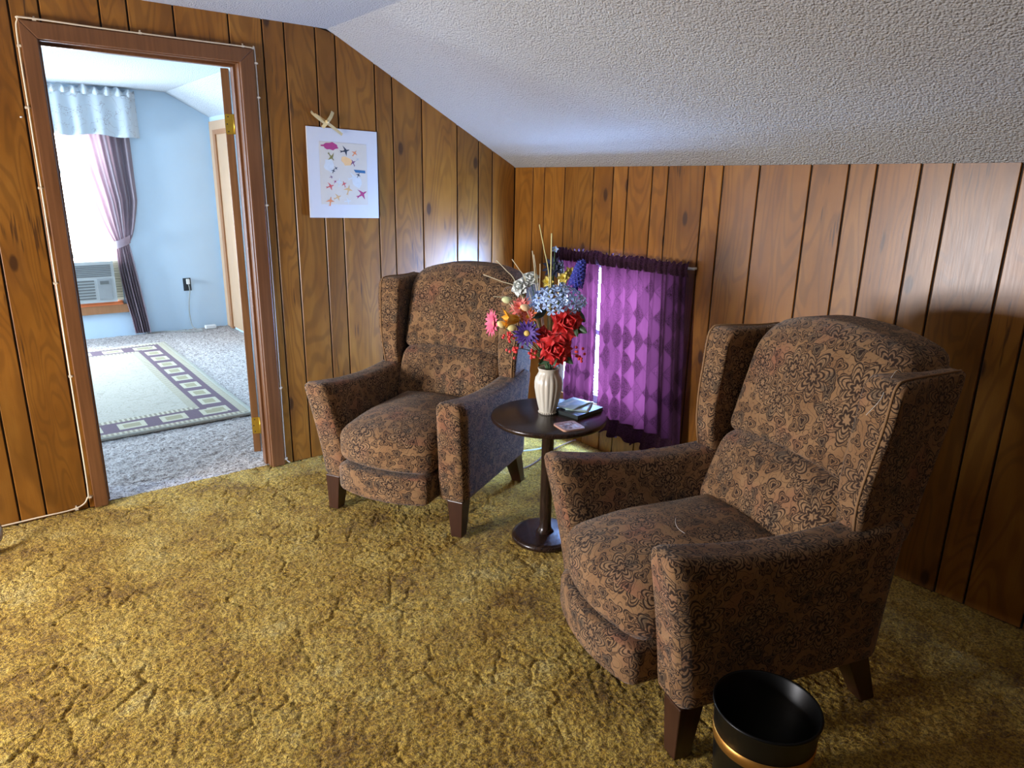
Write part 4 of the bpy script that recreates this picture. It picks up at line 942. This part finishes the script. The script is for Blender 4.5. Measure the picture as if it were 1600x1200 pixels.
flower('chrysanthemum', at(-0.118, 0.432, 0.0), camdir(-0.5, 0.6, 0.7), [(ray(.048, .013, M_CORAL, .006), 16, 72, 0, .006), (ray(.040, .012, M_CORAL, .004), 14, 52, .5, .005), (ray(.028, .010, M_CORAL), 9, 28, .2, .003)], 'coral pink silk chrysanthemum behind the orange lily', eye=(0.008, 0.008, M_ORNG))
flower('chrysanthemum', at(-0.088, 0.395, 0.040), camdir(-0.2, 0.9, 0.5), [(ray(.040, .012, fmat('orange_red_petal', (0.80, 0.12, 0.02), (0.88, 0.28, 0.05)), .004), 15, 70, 0, .006), (ray(.030, .010, M_CORAL, .003), 11, 45, .5, .005)], 'orange-red silk chrysanthemum above the violet daisy', eye=(0.009, 0.007, M_ORNG))
pl_ = petal_me('petal', 0.075, 0.036, 0.009, 0.016, 0.001, M_ORNG)
flower('lily', at(-0.125, 0.385, 0.065), camdir(-1, 0.35, -0.02), [(pl_, 6, 24, 0, .004)], 'orange silk lily pointing sideways over the violet daisy', eye=(0.005, 0.02, M_YEL))
WL = rose_layers(M_WHITEP, 0.62)
flower('white_rose', at(-0.124, 0.512, 0.0), camdir(-0.5, 0.8, 0.4), WL, 'lower white silk blossom beside the straw stems', group='white silk blossoms')
flower('white_rose', at(-0.083, 0.546, -0.02), camdir(-0.1, 0.7, 0.8), WL, 'upper white silk blossom beside the straw stems', group='white silk blossoms')
yp = petal_me('petal', 0.026, 0.020, 0.004, 0.004, 0.001, M_YEL)
for (u, z, wv, lab) in ((-0.012, 0.535, -0.02, 'yellow silk blossom below the navy flower'), (0.046, 0.552, -0.02, 'cream-yellow silk blossom beside the royal blue spike'), (0.066, 0.575, -0.045, 'cream-yellow silk blossom tucked behind the royal blue spike')):
    flower('yellow_blossom', at(u, z, wv), camdir(random.uniform(-.4, .4), 1, 0.4), [(yp, 6, 58, 0, .003), (yp, 4, 28, .5, .002)], lab, group='yellow silk blossoms')
flower('navy_flower', at(0.004, 0.592, -0.03), camdir(-0.1, 1, 0.3), [(ray(.042, .016, M_NAVY, .004), 11, 70, 0, .006), (ray(.03, .013, M_NAVY), 8, 45, .5, .005)], 'dark navy silk flower at the top of the bouquet', eye=(0.009, 0.006, M_DK))
flower('small_blue_flower', at(0.008, 0.662, -0.03), camdir(0.1, 1, 0.6), [(petal_me('petal', 0.015, 0.012, .002, .002, .0005, M_LBLUE), 5, 62, 0, .002)], 'tiny pale blue flower topping the bouquet', eye=(0.003, 0.003, M_YEL))
# hydrangea: florets of four petals over a dome
hy = empty('hydrangea', at(0.030, 0.455, 0.03)); tag(hy, 'large pale blue silk hydrangea head above the roses', 'flower')
P = []
for i in range(4):
    a = i*PI/2; V, F, UV = grid_vf(lambda u, v: (0.019*v*math.cos(a+(u-.5)*1.1*math.sin(PI*(.25+.6*v))), 0.019*v*math.sin(a+(u-.5)*1.1*math.sin(PI*(.25+.6*v))), 0.004*v*v+0.0015*math.sin(u*6)), 4, 3); P.append((V, F))
FLO = mesh('floret', *join(P), M_LBLUE)
rs = random.Random(4); n = 62
for i in range(n):
    ph_ = i*2.39996; ct = 1-1.45*(i+.5)/n; st_ = math.sqrt(max(0, 1-ct*ct)); dd = Vector((st_*math.cos(ph_), st_*math.sin(ph_), ct)); j_ = rs.uniform(.9, 1.1)
    base = RT*(dd.x*0.094*j_)+(-FW)*(dd.y*0.070*j_)+UP*(dd.z*0.058*j_); nrm = RT*dd.x/0.094-FW*dd.y/0.07+UP*dd.z/0.058
    child('floret', FLO, hy, Matrix.Translation(base) @ axis_mat(nrm) @ Matrix.Rotation(rs.uniform(0, 6.28), 4, 'Z') @ Matrix.Scale(rs.uniform(.9, 1.2), 4))
child('leaf', LEAF, hy, Matrix.Translation(-RT*0.05+UP*-0.02) @ axis_mat(camdir(-0.5, 0.8, -0.5))); child('leaf', LEAF, hy, Matrix.Translation(RT*0.05-UP*0.03) @ axis_mat(camdir(0.8, 0.4, -0.5)))
stem_to(hy, Vector(hy.location), 0.003)
# royal blue spike
sp_ = empty('blue_spike_flower', at(0.092, 0.520, 0.0)); tag(sp_, 'royal blue silk hyacinth spike at the edge of the bouquet', 'flower')
P = []; ax_ = camdir(0.22, 0.1, 1).normalized(); A_ = axis_mat(ax_)
for i in range(90):
    t_ = i/90; r_ = 0.024*(1-0.55*t_**2); a = i*2.4; c_ = A_ @ Vector((r_*math.cos(a), r_*math.sin(a), 0.100*t_)); nd = (A_ @ Vector((math.cos(a), math.sin(a), 0.35)))
    q = axis_mat(nd); v = []; f = []
    for k_ in range(5):
        b_ = k_*2*PI/5; b0 = len(v); v += [c_+(q @ Vector((0, 0, 0))), c_+(q @ Vector((.007*math.cos(b_-.5), .007*math.sin(b_-.5), .004))), c_+(q @ Vector((.011*math.cos(b_), .011*math.sin(b_), .005))), c_+(q @ Vector((.007*math.cos(b_+.5), .007*math.sin(b_+.5), .004)))]; f.append((b0, b0+1, b0+2, b0+3))
    P.append((v, f))
V, F = join(P); ob('florets', V, F, M_ROYAL, sp_)
tube('stem', [(0, 0, -.02), ax_*0.06, ax_*0.105], 0.010, M_ROYAL, sp_, n=8, taper=0.4); stem_to(sp_, Vector(sp_.location))
# berry sprays
def berries(pos, n, sp, lab, seed):
    rs = random.Random(seed); r_ = empty('berry_spray', pos); tag(r_, lab, 'berries', 'red berry sprays'); P = []
    for i in range(n):
        c_ = Vector((rs.gauss(0, sp), rs.gauss(0, sp), rs.gauss(0, sp))); v, f = lathe_vf([(0, -.0062), (.0044, -.0044), (.0062, 0), (.0044, .0044), (0, .0062)], 10, cap=False); P.append(([Vector(q)+c_ for q in v], f))
    V, F = join(P); ob('berry_cluster', V, F, M_BERRY, r_); stem_to(r_, Vector(pos), 0.0016)
berries(at(-0.160, 0.316, 0.04), 16, 0.014, 'red berry spray just under the pink gerbera', 1); berries(at(-0.134, 0.268, 0.05), 12, 0.011, 'red berry spray hanging lowest, in front of the chair wing', 2); berries(at(-0.068, 0.256, 0.06), 11, 0.011, 'red berry spray beneath the violet daisy', 3); berries(at(0.112, 0.250, 0.0), 14, 0.016, 'dark red berry spray against the purple curtain', 4)
# egg picks
def egg(pos, d, m, lab):
    r_ = empty('egg_pick', pos); tag(r_, lab, 'egg pick', 'decorative egg picks'); A_ = axis_mat(d)
    child('egg', mesh('egg', *lathe_vf([(0.0, -.0185), (.0085, -.0150), (.0125, -.007), (.0135, 0), (.0120, .009), (.0080, .0165), (.0035, .0205), (0, .0215)], 20, cap=False), m), r_, A_)
    dn = (Vector((VX, VY, TZ+0.22))-Vector(pos)); tube('stick', [(0, 0, 0), dn*0.5, dn], 0.0012, M_STRAW, r_, n=5, sm=2)
egg(at(-0.173, 0.459, 0.02), camdir(-1, 0.2, 0.15), M_EGGG, 'pale green egg pick beside the armchair back'); egg(at(-0.100, 0.430, 0.065), camdir(-0.9, 0.3, 0.3), M_EGGP, 'peach egg pick over the orange chrysanthemum'); egg(at(-0.193, 0.362, 0.07), camdir(-0.6, 0.5, 0.4), M_EGGY, 'yellow egg pick at the tip of the orange lily'); egg(at(-0.150, 0.350, 0.085), camdir(-0.9, 0.5, 0.1), M_EGGY, 'small yellow egg pick above the berries')
# straw stems
def straw(a, b, r, lab, m=None):
    p = at(*a); q = at(*b); r_ = Vector(q); o = empty('straw_stem', q); tag(o, lab, 'straw', 'dry straw stems')
    low = Vector((VX, VY, TZ+0.2))-q
    tube('blade', [Vector(p)-q, (Vector(p)-q)*0.5+UP*0.004, (0, 0, 0), low*0.5, low], r, m or M_STRAW, o, n=6, sm=5)
M_BLADE = fmat('yellow_green_blade', (0.55, 0.48, 0.16), (0.68, 0.62, 0.30))
straw((-0.054, 0.752, 0.0), (-0.012, 0.560, 0.0), 0.0022, 'tallest yellow-green grass blade of the bouquet', M_BLADE)
straw((-0.006, 0.719, 0.01), (-0.004, 0.540, 0.01), 0.0030, 'broad upright grass blade in front of the navy flower', M_BLADE)
straw((-0.267, 0.557, 0.0), (-0.127, 0.500, 0.0), 0.0016, 'straw stem reaching farthest across the armchair back'); straw((-0.216, 0.613, 0.0), (-0.140, 0.530, 0.0), 0.0016, 'slanted straw stem above the white blossoms'); straw((-0.156, 0.619, 0.0), (-0.100, 0.535, 0.0), 0.0016, 'short slanted straw stem nearest the white blossoms')
straw((-0.078, 0.653, 0.0), (-0.059, 0.510, 0.0), 0.0018, 'upright straw stem just right of the white blossoms'); straw((-0.072, 0.640, -0.01), (-0.050, 0.50, 0.0), 0.0014, 'thin upright straw stem paired with its taller neighbour'); straw((-0.227, 0.471, 0.02), (-0.165, 0.462, 0.0), 0.0015, 'straw stem behind the pale green egg'); straw((-0.047, 0.604, 0.0), (-0.045, 0.50, 0.0), 0.0014, 'short upright straw stem above the hydrangea')

# ================================================================== THINGS ON THE TABLE, LOOSE THREADS
M_BOOK = plain('dark_green_cover', (0.012, 0.020, 0.020), 0.35); M_PAGES = plain('page_edges', (0.10, 0.14, 0.13), 0.7)
bk = empty('notebook', (-0.790, -1.470, TZ)); bk.rotation_euler = (0, 0, math.radians(8)); tag(bk, 'thin dark green book under the brochures on the table', 'book')
bevel_obj(ob('cover', *join([box_vf(-0.085, 0.085, -0.062, 0.062, 0, .0025), box_vf(-0.085, 0.085, -0.062, 0.062, .0135, .016), box_vf(-0.085, -0.082, -0.062, 0.062, .0025, .0135)]), M_BOOK, bk, smooth=False), 0.0006)
ob('pages', *box_vf(-0.082, 0.082, -0.059, 0.059, .0025, .0135), M_PAGES, bk, smooth=False)
def paper(name, x, y, z, rz, sx, sy, m, lab, sag=0.002):
    def fn(u, v): return ((u-.5)*sx, (v-.5)*sy, 0.0012+sag*math.sin(u*3+v*2)**2)
    V, F, UV = grid_vf(fn, 8, 8); n = len(V); V2 = V+[(p[0], p[1], p[2]-.0011) for p in V]
    rim = list(range(9))+[j*9+8 for j in range(1, 9)]+[8*9+i for i in range(7, -1, -1)]+[j*9 for j in range(7, 0, -1)]
    F2 = F+[tuple(reversed([i+n for i in f])) for f in F]+[(rim[i], rim[i]+n, rim[(i+1) % len(rim)]+n, rim[(i+1) % len(rim)]) for i in range(len(rim))]
    o = ob(name, V2, F2, m, None, (x, y, z)); o.rotation_euler = (0, 0, rz); tag(o, lab, 'brochure', 'brochures on the book'); return o
def mat_broch(name, sky, land):
    t = NT(name); x = t.xyz(t.coord('Object')); n = t.noise(t.coord('Object'), 22.0, 3.0); f = t.M('ADD', t.M('MULTIPLY', x[1], 9.0), n)
    return t.base(t.ramp(f, [(0.25, land), (0.5, sky), (0.62, (0.72, 0.78, 0.80)), (0.8, sky)]), 0.35)
paper('brochure', -0.770, -1.452, TZ+.0165, math.radians(38), 0.150, 0.095, mat_broch('pale_brochure', (0.42, 0.56, 0.62), (0.40, 0.50, 0.38)), 'pale grey brochure lying directly on the dark book')
paper('brochure', -0.785, -1.425, TZ+.0205, math.radians(14), 0.155, 0.098, mat_broch('sky_brochure', (0.30, 0.52, 0.70), (0.36, 0.50, 0.42)), 'sky blue brochure lying uppermost on the dark book')
def mat_coaster():
    t = NT('coaster_print'); P_ = t.coord('Object'); x = t.xyz(P_); n = t.noise(P_, 60.0, 3.0)
    d = t.M('MAXIMUM', t.M('ABSOLUTE', t.M('DIVIDE', x[0], 0.047)), t.M('ABSOLUTE', t.M('DIVIDE', x[1], 0.047)))
    pic = t.ramp(n, [(0.36, (0.05, 0.03, 0.03)), (0.48, (0.42, 0.20, 0.12)), (0.58, (0.62, 0.52, 0.45)), (0.7, (0.75, 0.68, 0.6))])
    return t.base(t.mix(t.step(d, 0.72, 0.76), pic, (0.58, 0.32, 0.20)), 0.45)
def rrect(h, r, n=6): return [(sx*(h-r)+r*math.cos(a0+i*PI/2/n), sy*(h-r)+r*math.sin(a0+i*PI/2/n)) for sx, sy, a0 in ((1, 1, 0), (-1, 1, PI/2), (-1, -1, PI), (1, -1, 3*PI/2)) for i in range(n+1)]
q = rrect(0.047, 0.013); n = len(q); V = [(x, y, 0) for x, y in q]+[(x, y, .006) for x, y in q]; F = [tuple(reversed(range(n))), tuple(range(n, 2*n))]+[(i, (i+1) % n, (i+1) % n+n, i+n) for i in range(n)]
co_ = ob('coaster', V, F, mat_coaster(), None, (-0.950, -1.585, TZ), smooth=False); co_.rotation_euler = (0, 0, math.radians(-12)); tag(co_, 'square tan coaster with a printed picture near the table edge', 'coaster')
def loc_on(ch, x, y, z):
    return ch.matrix_basis @ Vector((x, y, z))
M_THR = plain('white_thread', (0.75, 0.72, 0.66), 0.7)
def thread(pts, lab):
    tag(tube('loose_thread', [loc_on(ch2, *p) for p in pts], 0.0006, M_THR, n=5), lab, 'thread')
thread([(-0.335, -0.488, 0.905), (-0.345, -0.515, 0.945), (-0.342, -0.530, 0.972), (-0.330, -0.560, 0.998), (-0.318, -0.590, 1.010), (-0.310, -0.615, 1.003)], 'white loose thread caught on the armchair wing')
thread([(0.02, -0.20, 0.496), (-0.01, -0.18, 0.497), (-0.04, -0.17, 0.496), (-0.065, -0.175, 0.493)], 'short white thread lying on the seat cushion')
